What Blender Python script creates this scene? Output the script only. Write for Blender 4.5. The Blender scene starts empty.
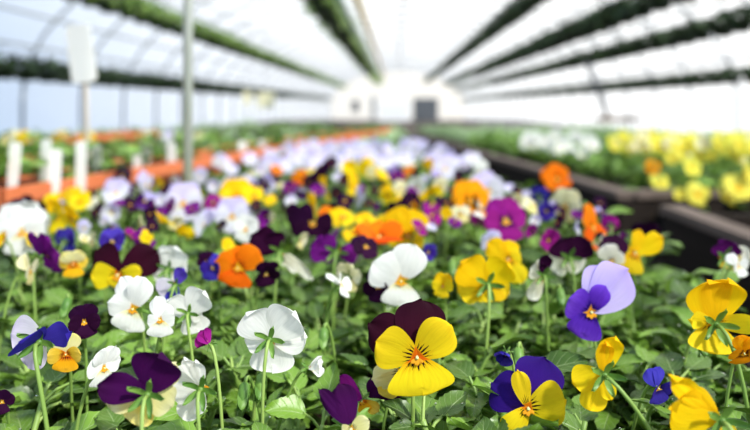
import bpy, bmesh, math, random
from math import sin, cos, pi, radians, sqrt, exp
from mathutils import Vector, Matrix, Euler

SC = bpy.context.scene
COL = SC.collection
RNG = random.Random(7)

# ------------------------------------------------------------------ scale
F = 650.0            # focal length in picture widths of 750
VX, VY = 395.0, 106.0
SOIL = 0.80          # height of the soil in the flower bed
CAMZ = SOIL + 0.255

def at(px, py, Y):
    """point at distance Y seen at that place"""
    return Vector(((px - VX) / F * Y, Y, CAMZ - (py - VY) / F * Y))

def lin(c):
    c = c.lstrip('#')
    out = []
    for i in (0, 2, 4):
        v = int(c[i:i+2], 16) / 255.0
        out.append(v / 12.92 if v <= 0.04045 else ((v + 0.055) / 1.055) ** 2.4)
    return (out[0], out[1], out[2], 1.0)

# ------------------------------------------------------------------ mesh collecting
class MB:
    def __init__(self):
        self.v, self.f, self.uv, self.mi = [], [], [], []
    def add(self, verts, faces, uvs=None, mat=0, M=None):
        b = len(self.v)
        if M is not None:
            verts = [M @ Vector(p) for p in verts]
        self.v.extend([tuple(p) for p in verts])
        for f in faces:
            self.f.append([b + i for i in f])
            self.uv.append([uvs[i] if uvs else (0.5, 0.5) for i in f])
            self.mi.append(mat)
    def box(self, lo, hi, mat=0, M=None):
        x0, y0, z0 = lo; x1, y1, z1 = hi
        vs = [(x0,y0,z0),(x1,y0,z0),(x1,y1,z0),(x0,y1,z0),(x0,y0,z1),(x1,y0,z1),(x1,y1,z1),(x0,y1,z1)]
        self.add(vs, [(0,3,2,1),(4,5,6,7),(0,1,5,4),(1,2,6,5),(2,3,7,6),(3,0,4,7)], None, mat, M)
    def tube(self, pts, r, n=6, mat=0, M=None, cap=True):
        pts = [Vector(p) for p in pts]
        rs = r if isinstance(r, (list, tuple)) else [r] * len(pts)
        vs, uvs, fs = [], [], []
        ref = None
        for i, p in enumerate(pts):
            d = (pts[min(i+1, len(pts)-1)] - pts[max(i-1, 0)])
            d = d.normalized() if d.length > 1e-9 else Vector((0,0,1))
            if ref is None:
                ref = d.orthogonal().normalized()
            a = (ref - d * ref.dot(d))
            a = a.normalized() if a.length > 1e-6 else d.orthogonal().normalized()
            ref = a
            b = d.cross(a)
            for k in range(n):
                t = 2 * pi * k / n
                vs.append(p + (a * cos(t) + b * sin(t)) * rs[i])
                uvs.append((k / n, i / max(1, len(pts)-1)))
        for i in range(len(pts)-1):
            for k in range(n):
                fs.append((i*n+k, i*n+(k+1) % n, (i+1)*n+(k+1) % n, (i+1)*n+k))
        if cap:
            fs.append(tuple(reversed(range(n))))
            fs.append(tuple((len(pts)-1)*n + k for k in range(n)))
        self.add(vs, fs, uvs, mat, M)
    def lathe(self, prof, n=16, mat=0, M=None):
        vs, fs = [], []
        for (r, z) in prof:
            for k in range(n):
                t = 2*pi*k/n
                vs.append((r*cos(t), r*sin(t), z))
        for i in range(len(prof)-1):
            for k in range(n):
                fs.append((i*n+k, i*n+(k+1) % n, (i+1)*n+(k+1) % n, (i+1)*n+k))
        self.add(vs, fs, None, mat, M)
    def mesh(self, name, mats, smooth=True):
        me = bpy.data.meshes.new(name)
        me.from_pydata(self.v, [], self.f)
        ul = me.uv_layers.new(name='UVMap')
        flat = []
        for f in self.uv:
            for u in f:
                flat.extend(u)
        ul.data.foreach_set('uv', flat)
        for m in (mats if isinstance(mats, (list, tuple)) else [mats]):
            me.materials.append(m)
        me.polygons.foreach_set('material_index', self.mi)
        me.polygons.foreach_set('use_smooth', [smooth] * len(self.f))
        me.update()
        return me

def obj(name, me, parent=None, M=None, label=None):
    o = bpy.data.objects.new(name, me)
    COL.objects.link(o)
    if parent is not None:
        o.parent = parent
    if M is not None:
        o.matrix_local = M
    if label:
        o['label'] = label
    return o

def tag(o, label, cat, group=None, kind=None):
    o['label'] = label; o['category'] = cat
    if group: o['group'] = group
    if kind: o['kind'] = kind
    return o

def thing(name, label, cat, loc=(0,0,0), rz=0.0, group=None):
    o = bpy.data.objects.new(name, None)
    COL.objects.link(o)
    o.empty_display_size = 0.02
    o.location = loc; o.rotation_euler = (0, 0, rz)
    return tag(o, label, cat, group)

def struct(name, me, label=None, parent=None):
    o = obj(name, me, parent)
    o['kind'] = 'structure'
    if label: o['label'] = label
    return o

def copy_tree(o, parent=None):
    c = o.copy(); COL.objects.link(c)
    if parent is not None:
        c.parent = parent
    for ch in list(o.children):
        copy_tree(ch, c)
    return c

# ------------------------------------------------------------------ materials
class NT:
    def __init__(self, name):
        self.m = bpy.data.materials.new(name); self.m.use_nodes = True
        self.t = self.m.node_tree; self.t.nodes.clear()
        self.out = self.n('ShaderNodeOutputMaterial')
    def n(self, typ, **kw):
        nd = self.t.nodes.new(typ)
        for k, v in kw.items(): setattr(nd, k, v)
        return nd
    def l(self, a, b): self.t.links.new(a, b)
    def val(self, sock, v):
        if hasattr(v, 'node'): self.l(v, sock)
        else: sock.default_value = v
    def math(self, op, a, b=0.0, c=None, clamp=False):
        nd = self.n('ShaderNodeMath', operation=op, use_clamp=clamp)
        self.val(nd.inputs[0], a); self.val(nd.inputs[1], b)
        if c is not None: self.val(nd.inputs[2], c)
        return nd.outputs[0]
    def mix(self, fac, a, b, mode='MIX'):
        nd = self.n('ShaderNodeMix', data_type='RGBA', blend_type=mode)
        self.val(nd.inputs[0], fac); self.val(nd.inputs[6], a); self.val(nd.inputs[7], b)
        return nd.outputs[2]
    def smooth(self, v, a, b):
        nd = self.n('ShaderNodeMapRange', interpolation_type='SMOOTHSTEP')
        self.val(nd.inputs[0], v); nd.inputs[1].default_value = a; nd.inputs[2].default_value = b
        return nd.outputs[0]
    def noise(self, scale, detail=3.0, vec=None, rough=0.5):
        nd = self.n('ShaderNodeTexNoise')
        nd.inputs['Scale'].default_value = scale; nd.inputs['Detail'].default_value = detail
        nd.inputs['Roughness'].default_value = rough
        if vec is not None: self.l(vec, nd.inputs['Vector'])
        return nd.outputs[0]
    def principled(self, color, rough=0.5, spec=0.5, **kw):
        p = self.n('ShaderNodeBsdfPrincipled')
        self.val(p.inputs['Base Color'], color); self.val(p.inputs['Roughness'], rough)
        p.inputs['Specular IOR Level'].default_value = spec
        for k, v in kw.items(): self.val(p.inputs[k], v)
        return p
    def leafy(self, color, rough, spec, trans, bump=None):
        p = self.principled(color, rough, spec)
        tr = self.n('ShaderNodeBsdfTranslucent'); self.val(tr.inputs[0], color)
        if bump is not None:
            self.l(bump, p.inputs['Normal'])
        ms = self.n('ShaderNodeMixShader'); ms.inputs[0].default_value = trans
        self.l(p.outputs[0], ms.inputs[1]); self.l(tr.outputs[0], ms.inputs[2])
        self.l(ms.outputs[0], self.out.inputs[0])
        return self.m

_pm = {}
def petal_mat(base, edge=None, center=None, whisker=None, eye=None, reach=0.45):
    key = (base, edge, center, whisker, eye, reach)
    if key in _pm: return _pm[key]
    N = NT('petal_%02d' % len(_pm))
    tc = N.n('ShaderNodeTexCoord'); sp = N.n('ShaderNodeSeparateXYZ'); N.l(tc.outputs['UV'], sp.inputs[0])
    u, v = sp.outputs[0], sp.outputs[1]
    t = N.math('SUBTRACT', N.math('MULTIPLY', u, 2.0), 1.0)
    at_ = N.math('ABSOLUTE', t)
    # fine radial veins
    cb = N.n('ShaderNodeCombineXYZ'); N.l(N.math('MULTIPLY', u, 22.0), cb.inputs[0]); N.l(N.math('MULTIPLY', v, 2.2), cb.inputs[1])
    oi = N.n('ShaderNodeObjectInfo'); N.l(N.math('MULTIPLY', oi.outputs['Random'], 40.0), cb.inputs[2])
    vein = N.noise(1.0, 3.0, cb.outputs[0])
    col = N.mix(N.smooth(N.math('ADD', v, N.math('MULTIPLY', N.math('SUBTRACT', vein, 0.5), 0.35)), 0.5, 1.05), lin(base), lin(edge or base))
    if center:
        col = N.mix(N.smooth(N.math('ADD', v, N.math('MULTIPLY', N.math('SUBTRACT', vein, 0.5), 0.3)), reach, 0.12), col, lin(center))
    hsv = N.n('ShaderNodeHueSaturation'); N.l(col, hsv.inputs['Color'])
    N.l(N.math('ADD', 0.84, N.math('MULTIPLY', vein, 0.32)), hsv.inputs['Value'])
    N.l(N.math('ADD', 0.492, N.math('MULTIPLY', oi.outputs['Random'], 0.016)), hsv.inputs['Hue'])
    col = hsv.outputs[0]
    if eye:
        col = N.mix(N.smooth(v, 0.155, 0.085), col, lin(eye))
    if whisker:
        wv = N.math('COSINE', N.math('MULTIPLY', t, 20.0))
        lim = N.math('ADD', 0.30, N.math('MULTIPLY', N.math('COSINE', N.math('MULTIPLY', t, 47.0)), 0.06))
        lim = N.math('SUBTRACT', lim, N.math('MULTIPLY', at_, 0.10))
        thr = N.math('ADD', -0.15, N.math('MULTIPLY', N.smooth(v, 0.12, 0.42), 1.25))
        w = N.math('MULTIPLY', N.math('GREATER_THAN', wv, thr), N.math('LESS_THAN', v, lim))
        w = N.math('MULTIPLY', w, N.math('GREATER_THAN', v, 0.12))
        w = N.math('MULTIPLY', w, N.math('LESS_THAN', at_, 0.66))
        col = N.mix(w, col, lin(whisker))
    bp = N.n('ShaderNodeBump'); bp.inputs['Strength'].default_value = 0.25; bp.inputs['Distance'].default_value = 0.0006
    N.l(vein, bp.inputs['Height'])
    lum = sum(lin(base)[:3])
    _pm[key] = N.leafy(col, 0.7, 0.10, 0.34 if lum > 0.25 else 0.2, bp.outputs[0])
    return _pm[key]

def leaf_mat(name, dark, light, rough=0.38, vein=True, trans=0.22):
    N = NT(name)
    tc = N.n('ShaderNodeTexCoord'); sp = N.n('ShaderNodeSeparateXYZ'); N.l(tc.outputs['UV'], sp.inputs[0])
    g = N.n('ShaderNodeNewGeometry'); oi = N.n('ShaderNodeObjectInfo')
    r = N.math('FRACT', N.math('ADD', g.outputs['Random Per Island'], oi.outputs['Random']))
    at_ = N.math('ABSOLUTE', N.math('SUBTRACT', N.math('MULTIPLY', sp.outputs[0], 2.0), 1.0))
    nz = N.noise(90.0, 3.0, tc.outputs['Object'])
    col = N.mix(N.math('ADD', N.math('MULTIPLY', r, 0.75), N.math('MULTIPLY', nz, 0.3), clamp=True), lin(dark), lin(light))
    bump = None
    if vein:
        mid = N.smooth(at_, 0.07, 0.015)
        side = N.smooth(N.math('SINE', N.math('SUBTRACT', N.math('MULTIPLY', sp.outputs[1], 36.0), N.math('MULTIPLY', at_, 11.0))), 0.86, 1.0)
        vm = N.math('MAXIMUM', mid, N.math('MULTIPLY', side, 0.55))
        col = N.mix(N.math('MULTIPLY', vm, 0.42), col, lin('b9cf8f'))
        bp = N.n('ShaderNodeBump'); bp.inputs['Strength'].default_value = 0.5; bp.inputs['Distance'].default_value = 0.0012
        N.l(N.math('SUBTRACT', nz, vm), bp.inputs['Height']); bump = bp.outputs[0]
    return N.leafy(col, rough, 0.5, trans, bump)

def plain(name, c1, c2=None, scale=20.0, rough=0.6, spec=0.4, bump=0.0, stretch=None, metallic=0.0):
    N = NT(name)
    tc = N.n('ShaderNodeTexCoord'); vec = tc.outputs['Object']
    if stretch:
        mp = N.n('ShaderNodeMapping'); mp.inputs['Scale'].default_value = stretch
        N.l(vec, mp.inputs[0]); vec = mp.outputs[0]
    nz = N.noise(scale, 5.0, vec, 0.6)
    col = N.mix(nz, lin(c1), lin(c2 or c1))
    p = N.principled(col, rough, spec); p.inputs['Metallic'].default_value = metallic
    if bump:
        bp = N.n('ShaderNodeBump'); bp.inputs['Strength'].default_value = bump; bp.inputs['Distance'].default_value = 0.004
        N.l(nz, bp.inputs['Height']); N.l(bp.outputs[0], p.inputs['Normal'])
    N.l(p.outputs[0], N.out.inputs[0])
    return N.m

def film_mat(name, clear, tint, white):
    N = NT(name)
    tc = N.n('ShaderNodeTexCoord')
    nz = N.noise(1.3, 3.0, tc.outputs['Object'])
    tr = N.n('ShaderNodeBsdfTransparent'); tr.inputs[0].default_value = lin(tint)
    tl = N.n('ShaderNodeBsdfTranslucent'); tl.inputs[0].default_value = lin(white)
    ms = N.n('ShaderNodeMixShader')
    N.l(N.math('ADD', 1.0 - clear - 0.06, N.math('MULTIPLY', nz, 0.12)), ms.inputs[0])
    N.l(tr.outputs[0], ms.inputs[1]); N.l(tl.outputs[0], ms.inputs[2])
    gl = N.n('ShaderNodeBsdfGlossy'); gl.inputs['Roughness'].default_value = 0.25
    m2 = N.n('ShaderNodeMixShader'); m2.inputs[0].default_value = 0.04
    N.l(ms.outputs[0], m2.inputs[1]); N.l(gl.outputs[0], m2.inputs[2])
    N.l(m2.outputs[0], N.out.inputs[0])
    return N.m

M = {}
M['leaf'] = leaf_mat('pansy_leaf', '1c3d0c', '82aa3a', rough=0.38, trans=0.16)
M['leaf_far'] = leaf_mat('bedding_leaf', '4f7a2c', '9cc158', vein=False)
M['leaf_pale'] = leaf_mat('seedling_leaf', '93b47c', 'c4d9aa', vein=False)
M['leaf_basket'] = leaf_mat('basket_leaf', '243a22', '557040', rough=0.5, vein=False, trans=0.12)  # dark green carries the shade of baskets seen against the light
M['leaf_basket_light'] = leaf_mat('basket_leaf_light', '5d8038', 'a0bb66', rough=0.5, vein=False, trans=0.4)  # leaf colour raised to brighten basket undersides that lie in shade
M['leaf_basket_pale'] = leaf_mat('basket_leaf_pale', '7f9f4e', 'c2d98e', rough=0.5, vein=False, trans=0.4)  # sunlight on the ridge row put into a brighter leaf colour
M['stem'] = leaf_mat('stem_green', '7a9f45', 'a8c266', rough=0.45, vein=False, trans=0.1)
M['sepal'] = leaf_mat('sepal_green', '4f8030', '86ad4c', rough=0.45, vein=False, trans=0.2)
M['soil'] = plain('potting_soil', '17110c', '3a2c20', 160, 0.95, 0.1, 0.8)
M['terracotta'] = plain('terracotta', 'cf6538', 'e58a5c', 22, 0.75, 0.25, 0.15)
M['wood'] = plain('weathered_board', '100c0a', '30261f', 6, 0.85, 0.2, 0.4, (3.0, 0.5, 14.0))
M['wood_top'] = plain('worn_board_edge', '4a3e37', '85766b', 6, 0.85, 0.2, 0.4, (8.0, 0.6, 8.0))  # top rails, lighter than the side boards
M['black'] = plain('black_plastic', '0c0c0d', '19191a', 30, 0.5, 0.4)
M['steel'] = plain('galvanised_steel', '8b8f92', 'b0b4b6', 8, 0.45, 0.5)
M['steel_dark'] = plain('dark_steel', '4a4d50', '6d7073', 8, 0.5, 0.5)
M['pole'] = plain('painted_conduit', 'e6eadc', 'f4f6ee', 12, 0.45, 0.4)
M['tag'] = plain('white_plastic', 'f2f0e6', 'fbfaf4', 15, 0.4, 0.4)
M['tagprint'] = plain('faded_print', 'cfd3cf', 'dcdfda', 60, 0.5, 0.3)
M['stake'] = plain('pale_wood', 'cbbfae', 'ded4c4', 40, 0.7, 0.2)
M['floor'] = plain('dark_gravel', '3a332d', '6a6058', 30, 0.95, 0.1, 0.6)
M['basketpot'] = plain('green_plastic_pot', '22301f', '2f4029', 20, 0.5, 0.4)
M['endwall'] = film_mat('end_wall_film', 0.72, 'f4f2ee', 'd8d6d2')
M['film'] = film_mat('greenhouse_film', 0.86, 'f8fbff', 'b4bccb')
M['brown'] = plain('brown_board', '6b5334', '8a6c46', 14, 0.7, 0.3)
M['teal'] = plain('pale_teal_film', 'c4ebdf', 'd8f4ec', 6, 0.3, 0.5)
M['ylw'] = plain('yellow_pipe', 'e8c25a', 'f2d98c', 14, 0.5, 0.4)
M['stigma'] = plain('pansy_stigma', 'd9e08a', 'eef0b0', 80, 0.5, 0.4)
M['throat'] = plain('pansy_throat', 'e88a10', 'f6b524', 80, 0.6, 0.3)
M['white_panel'] = plain('white_panel', 'f4f2ec', 'ffffff', 5, 0.6, 0.3)

def water_mat():
    N = NT('water')
    g = N.principled((1, 1, 1, 1), 0.02, 0.5); g.inputs['Transmission Weight'].default_value = 1.0; g.inputs['IOR'].default_value = 1.33
    N.l(g.outputs[0], N.out.inputs[0]); return N.m
M['water'] = water_mat()

# ------------------------------------------------------------------ petals
def petal_geo(L, W, seed, cup=0.1, ruffle=0.04, recurve=0.1, notch=0.0, base_w=0.10, tipk=3.0, ns=13, nt=12):
    """a petal lying in XY from the origin towards +Y, unit scale"""
    r = random.Random(seed)
    ph = [r.uniform(0, 6.28) for _ in range(4)]
    vs, uvs, fs = [], [], []
    for i in range(ns + 1):
        s = sin(0.5 * pi * i / ns) ** 1.0 if i else 0.0
        s = 0.15 * (i / ns) + 0.85 * s
        hw = W * (base_w * (1 - s) + 1.28 * (s ** 0.75) * max(0.0, 1 - s ** tipk) ** 0.5)
        for j in range(nt + 1):
            t = 2.0 * j / nt - 1.0
            x = hw * t
            y = L * s * (1.0 - notch * exp(-(t / 0.30) ** 2) * s ** 5) * (1.0 - 0.05 * t * t * s)
            y += L * 0.02 * sin(5 * t + ph[0]) * s ** 3
            z = cup * L * (s ** 1.5) * (1 - 0.9 * s) * 1.8 - recurve * L * (s ** 2.5) * (0.5 + 0.7 * t * t)
            z += ruffle * L * s ** 2 * (sin(4.2 * t + ph[1]) + 0.5 * sin(8.5 * t + ph[2])) 
            z += 0.02 * L * sin(6 * s + ph[3]) * t
            vs.append((x, y, z)); uvs.append((0.5 + 0.5 * t, s))
    for i in range(ns):
        for j in range(nt):
            a = i * (nt + 1) + j
            fs.append((a, a + 1, a + nt + 2, a + nt + 1))
    return vs, fs, uvs

PET = {
 'upper': [petal_geo(0.58, 0.30, 10 + k, cup=0.06, recurve=0.10, ruffle=0.025) for k in range(3)],
 'side':  [petal_geo(0.50, 0.30, 20 + k, cup=0.08, recurve=0.07, ruffle=0.02) for k in range(3)],
 'lower': [petal_geo(0.49, 0.385, 30 + k, cup=0.08, recurve=0.09, ruffle=0.02, notch=0.24, tipk=4.5) for k in range(3)],
}
PET_LO = {
 'upper': [petal_geo(0.58, 0.30, 10 + k, cup=0.06, recurve=0.10, ruffle=0.03, ns=6, nt=5) for k in range(3)],
 'side':  [petal_geo(0.50, 0.30, 20 + k, cup=0.08, recurve=0.07, ruffle=0.03, ns=6, nt=5) for k in range(3)],
 'lower': [petal_geo(0.49, 0.385, 30 + k, cup=0.08, recurve=0.09, ruffle=0.02, notch=0.17, tipk=4.5, ns=6, nt=5) for k in range(3)],
}
# (role, direction from +Y in degrees, depth offset, child name)
LAYOUT = [('upper', 27, -0.045, 'upper_petal'), ('upper', -27, -0.06, 'upper_petal'),
          ('side', 80, -0.005, 'side_petal'), ('side', -80, -0.015, 'side_petal'), ('lower', 180, 0.015, 'lower_petal')]

# colour kinds: words, upper(base,edge), side, lower, whisker, eye
KIND = {
 'W':  ('white', ('f7f6f0',None,None), ('fbfaf4',None,None), ('fbfaf2',None,'f3e9a8'), None, 'f0b416'),
 'Y':  ('yellow', ('ffd310','fdc80a',None), ('ffdd22',None,'fdc414'), ('ffdd22',None,'fcbe10'), '3a0f14', 'ee8a12'),
 'YP': ('plain yellow', ('ffd512','fecb0c',None), ('ffdb1c',None,None), ('ffdb1c',None,None), None, 'f4a010'),
 'YB': ('yellow and maroon', ('34061f','2a0518',None), ('ffe11e','ffde22','fed616'), ('ffe11e','ffde22','fcc010'), '2c0712', 'e8700c'),
 'YV': ('violet and yellow', ('341379','2a0f66',None), ('ffde20',None,None), ('ffde20',None,'fdca14'), '20060f', 'e8800c'),
 'YC': ('purple and cream', ('43094a','350639',None), ('f4eba0','f6efb8',None), ('f8dc62','f4e690','f3c22c'), '3a0f14', 'f0b020'),
 'O':  ('orange', ('fb8c0a','f77c06',None), ('ff7a0e',None,'f4650a'), ('fb650c',None,'ee4f08'), '7a1c08', 'fac020'),
 'OY': ('amber', ('fdb008','fa9f08',None), ('fda50c',None,'6a2a0c'), ('fa9a0a',None,'4a1a0c'), '2a0a06', 'f4b010'),
 'LV': ('lilac and violet', ('cdbdf2','c0aaf0',None), ('6430bc','7a46d0','38148a'), ('5a28b0','703cc6','30107a'), '1a0540', 'f0a020'),
 'M':  ('magenta', ('a01f8e','8c187c',None), ('a8248e',None,'5c0f58'), ('a3208a',None,'4c0a4c'), '240420', 'f0b020'),
 'P':  ('purple', ('7c1c88','6a1476',None), ('8a2496',None,'3a0842'), ('6e1678',None,'2a0632'), None, 'e8a020'),
 'D':  ('near-black purple', ('2d0630','240425',None), ('2a0529',None,None), ('30062e',None,None), None, 'd8a020'),
 'DW': ('dark purple and cream', ('35072f','2a0526',None), ('f2efd8','f6f4e6',None), ('f4f0d4','f6f4e6','f0dc80'), '3a0f24', 'f0b020'),
 'DY': ('purple and white-yellow', ('5c1060','480b4c',None), ('f8d030','f6e27a',None), ('f4f0dc','f8f6ea','f6cc28'), '3a0f24', 'f0b020'),
 'BW': ('blue-violet and white', ('4b38b0','3f2ca2',None), ('e8e2ee','d9cfe6','f2efe4'), ('e6deec','d8cbe4','f4f0dc'), '3a1050', 'f0b020'),
 'B':  ('blue-violet', ('5646c0','4b38b4',None), ('3a2690',None,'1e1250'), ('42309c',None,'241458'), None, 'e8c040'),
 'L':  ('pale lavender', ('d9d2f0','cfc4ee',None), ('e4e0f4',None,None), ('e6e2f4',None,'f0ecd8'), None, 'f0c840'),
 'WV': ('lavender-white', ('ddd4f2','cfc2ee',None), ('f2f0f8','e6e0f6',None), ('f4f2fa','e8e2f6','f2eccc'), None, 'f0b828'),
 'LD': ('lavender and dark purple', ('cfc4ee','c0b0ea',None), ('3a0e4e',None,None), ('4c1468','7a4aa6','2a0638'), None, 'e8c040'),
 'C':  ('cream', ('f2ecbc',None,None), ('f4eecb',None,None), ('f6e9a0',None,'f2d860'), '3a0f24', 'f0b020'),
 'YO': ('cream and amber', ('f6efb0','f4e88c',None), ('fbd040','fcd85c','e8860c'), ('fdb818','fdc02c','c8500c'), '3a0f14', 'f08010'),
}
def kind_mat(k, role):
    w, u, s, l, wh, eye = KIND[k]
    if role == 'upper': return petal_mat(u[0], u[1], u[2])
    if role == 'side': return petal_mat(s[0], s[1], s[2], wh, eye)
    return petal_mat(l[0], l[1], l[2], wh, eye)

_meshes = {}
def petal_mesh(kind, role, var):
    key = (kind, role, var)
    if key not in _meshes:
        mb = MB(); mb.add(*PET[role][var]); _meshes[key] = mb.mesh('petal', kind_mat(kind, role))
    return _meshes[key]

def calyx_mesh():
    if 'calyx' in _meshes: return _meshes['calyx']
    mb = MB()
    for k in range(5):
        a = 2 * pi * k / 5 + 0.3
        vs, fs, uvs = petal_geo(0.27, 0.048, 60 + k, cup=0.04, recurve=0.25, ruffle=0.02, base_w=0.5, tipk=1.6, ns=6, nt=4)
        mb.add(vs, fs, uvs, 0, Matrix.Rotation(a, 4, 'Z') @ Matrix.Translation((0, 0.012, -0.115)) @ Matrix.Rotation(radians(-16), 4, 'X'))
    mb.lathe([(0.0, -0.15), (0.03, -0.145), (0.045, -0.11), (0.04, -0.06), (0.02, -0.03)], 10)
    mb.tube([(0, 0.0, -0.07), (0, -0.02, -0.15), (0, 0.0, -0.23)], [0.022, 0.018, 0.012], 6)
    _meshes['calyx'] = mb.mesh('calyx', M['sepal']); return _meshes['calyx']

def centre_mesh():
    if 'centre' in _meshes: return _meshes['centre']
    mb = MB()
    mb.lathe([(0.0, 0.055), (0.016, 0.05), (0.024, 0.036), (0.018, 0.02), (0.02, 0.0)], 10, 0)
    for k in range(3):
        a = pi + (k - 1) * 0.9
        mb.add(*petal_geo(0.1, 0.035, 80 + k, ns=4, nt=4), 1, Matrix.Translation((0, -0.005, 0.024)) @ Matrix.Rotation(a, 4, 'Z') @ Matrix.Rotation(radians(12), 4, 'X'))
    _meshes['centre'] = mb.mesh('flower_centre', [M['stigma'], M['throat']]); return _meshes['centre']

def petal_tf(i, folds, jit):
    role, a, z, nm = LAYOUT[i]
    fold = folds[{'upper': 0, 'side': 1, 'lower': 2}[role]]
    return Matrix.Translation((0, 0, z)) @ Matrix.Rotation(radians(a + jit[0]), 4, 'Z') @ Matrix.Rotation(radians(fold + jit[1]), 4, 'X')

def blossom_mesh(kind, var):
    """one small blossom far off, five petals and sepals in one mesh"""
    key = ('bl', kind, var)
    if key in _meshes: return _meshes[key]
    r = random.Random(var * 31 + 5)
    mb = MB()
    for i in range(5):
        role = LAYOUT[i][0]
        mb.add(*PET_LO[role][(var + i) % 3], {'upper': 0, 'side': 1, 'lower': 2}[role],
               petal_tf(i, [(-8, 6, 10), (18, 22, 28), (-28, -8, 24)][var], (r.uniform(-9, 9), r.uniform(-12, 12))))
    for k in range(5):
        mb.add(*petal_geo(0.25, 0.05, 60 + k, cup=0.3, recurve=0.3, base_w=0.5, tipk=1.6, ns=3, nt=2), 3,
               Matrix.Rotation(2 * pi * k / 5, 4, 'Z') @ Matrix.Translation((0, 0.01, -0.1)))
    _meshes[key] = mb.mesh('blossom', [kind_mat(kind, 'upper'), kind_mat(kind, 'side'), kind_mat(kind, 'lower'), M['sepal']])
    return _meshes[key]

M0 = Matrix(((1, 0, 0, 0), (0, 0, -1, 0), (0, 1, 0, 0), (0, 0, 0, 1)))
def flower_rot(yaw, pitch, roll):
    return Matrix.Rotation(radians(yaw), 4, 'Z') @ Matrix.Rotation(radians(-pitch), 4, 'X') @ M0 @ Matrix.Rotation(radians(roll), 4, 'Z')

def bez(p, n):
    out = []
    for i in range(n + 1):
        t = i / n; k = 1 - t
        out.append(p[0]*k**3 + p[1]*3*k*k*t + p[2]*3*k*t*t + p[3]*t**3)
    return out

def make_flower(P, W, kind, yaw, pitch, roll, label, group=None, folds=(-8, 6, 10), detail=True, name='pansy_flower', rng=RNG, scl=(1, 1, 1), lean=(0, 0), lat=80, upd=27, cust=None, px=0.0005):
    R = flower_rot(yaw, pitch, roll)
    n = (R.to_3x3() @ Vector((0, 0, 1)))
    att = P - n * 0.13 * W
    base = Vector((P.x - n.x * 0.022 + rng.uniform(-.012, .012), P.y - n.y * 0.022 + rng.uniform(-.006, .012), SOIL - 0.004))
    if lean != (0, 0):
        base.x = P.x + lean[0] + rng.uniform(-.003, .003); base.y += lean[1]
    root = thing(name, label, 'flower', base, 0.0, group)
    H = Matrix.Translation(P - base) @ R @ Matrix.Diagonal((W, W, W, 1))
    up = Vector((0, 0, 1))
    pts = [Vector((0, 0, 0)), Vector((rng.uniform(-.01, .01), rng.uniform(-.01, .01), (att.z - base.z) * 0.6)),
           att - base - n * 0.35 * W + up * 0.12 * W, att - base]
    mb = MB(); rr = max(0.0010, 0.026 * W)
    mb.tube(bez(pts, 10 if detail else 5), rr, 7 if detail else 4)
    obj('stem', mb.mesh('stem', M['stem']), root)
    if cust is not None:
        back, petals = cust
        for i, q in enumerate(petals):
            kk, role, ang, ln, wd = q[0] or kind, q[1], q[2], q[3], q[4]
            fold = q[5] if len(q) > 5 else {'upper': -10, 'side': 6, 'lower': 10}[role]
            bl, bw = {'upper': (.58, .475), 'side': (.50, .475), 'lower': (.49, .68)}[role]
            a = (180 - ang) if back else ang
            L = ln * px / W / max(.25, cos(radians(fold)))
            T = Matrix.Translation((0, 0, {'upper': -.05, 'side': -.01, 'lower': .012}[role] - .006 * i)) @ Matrix.Rotation(radians(a - 90), 4, 'Z') @ Matrix.Rotation(radians(fold), 4, 'X') @ Matrix.Diagonal((wd * px / W / bw, L / bl, L / bl, 1))
            obj(role + '_petal', petal_mesh(kk, role, rng.randrange(3)), root, H @ T)
        obj('calyx', calyx_mesh(), root, H)
        obj('flower_centre', centre_mesh(), root, H @ Matrix.Scale(.9, 4))
    elif detail:
        for i, (role, a, z, nm) in enumerate(LAYOUT):
            var = rng.randrange(3)
            obj(nm, petal_mesh(kind, role, var), root, H @ petal_tf(i, folds, (rng.uniform(-5, 5) + ((lat - 80) * (1 if a > 0 else -1) if role == 'side' else (upd - 27) * (1 if a > 0 else -1) if role == 'upper' else 0), rng.uniform(-6, 6))) @ Matrix.Scale(scl[{'upper': 0, 'side': 1, 'lower': 2}[role]], 4))
        obj('calyx', calyx_mesh(), root, H)
        obj('flower_centre', centre_mesh(), root, H)
    else:
        obj('blossom', blossom_mesh(kind, rng.randrange(3)), root, H)
    return root

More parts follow.
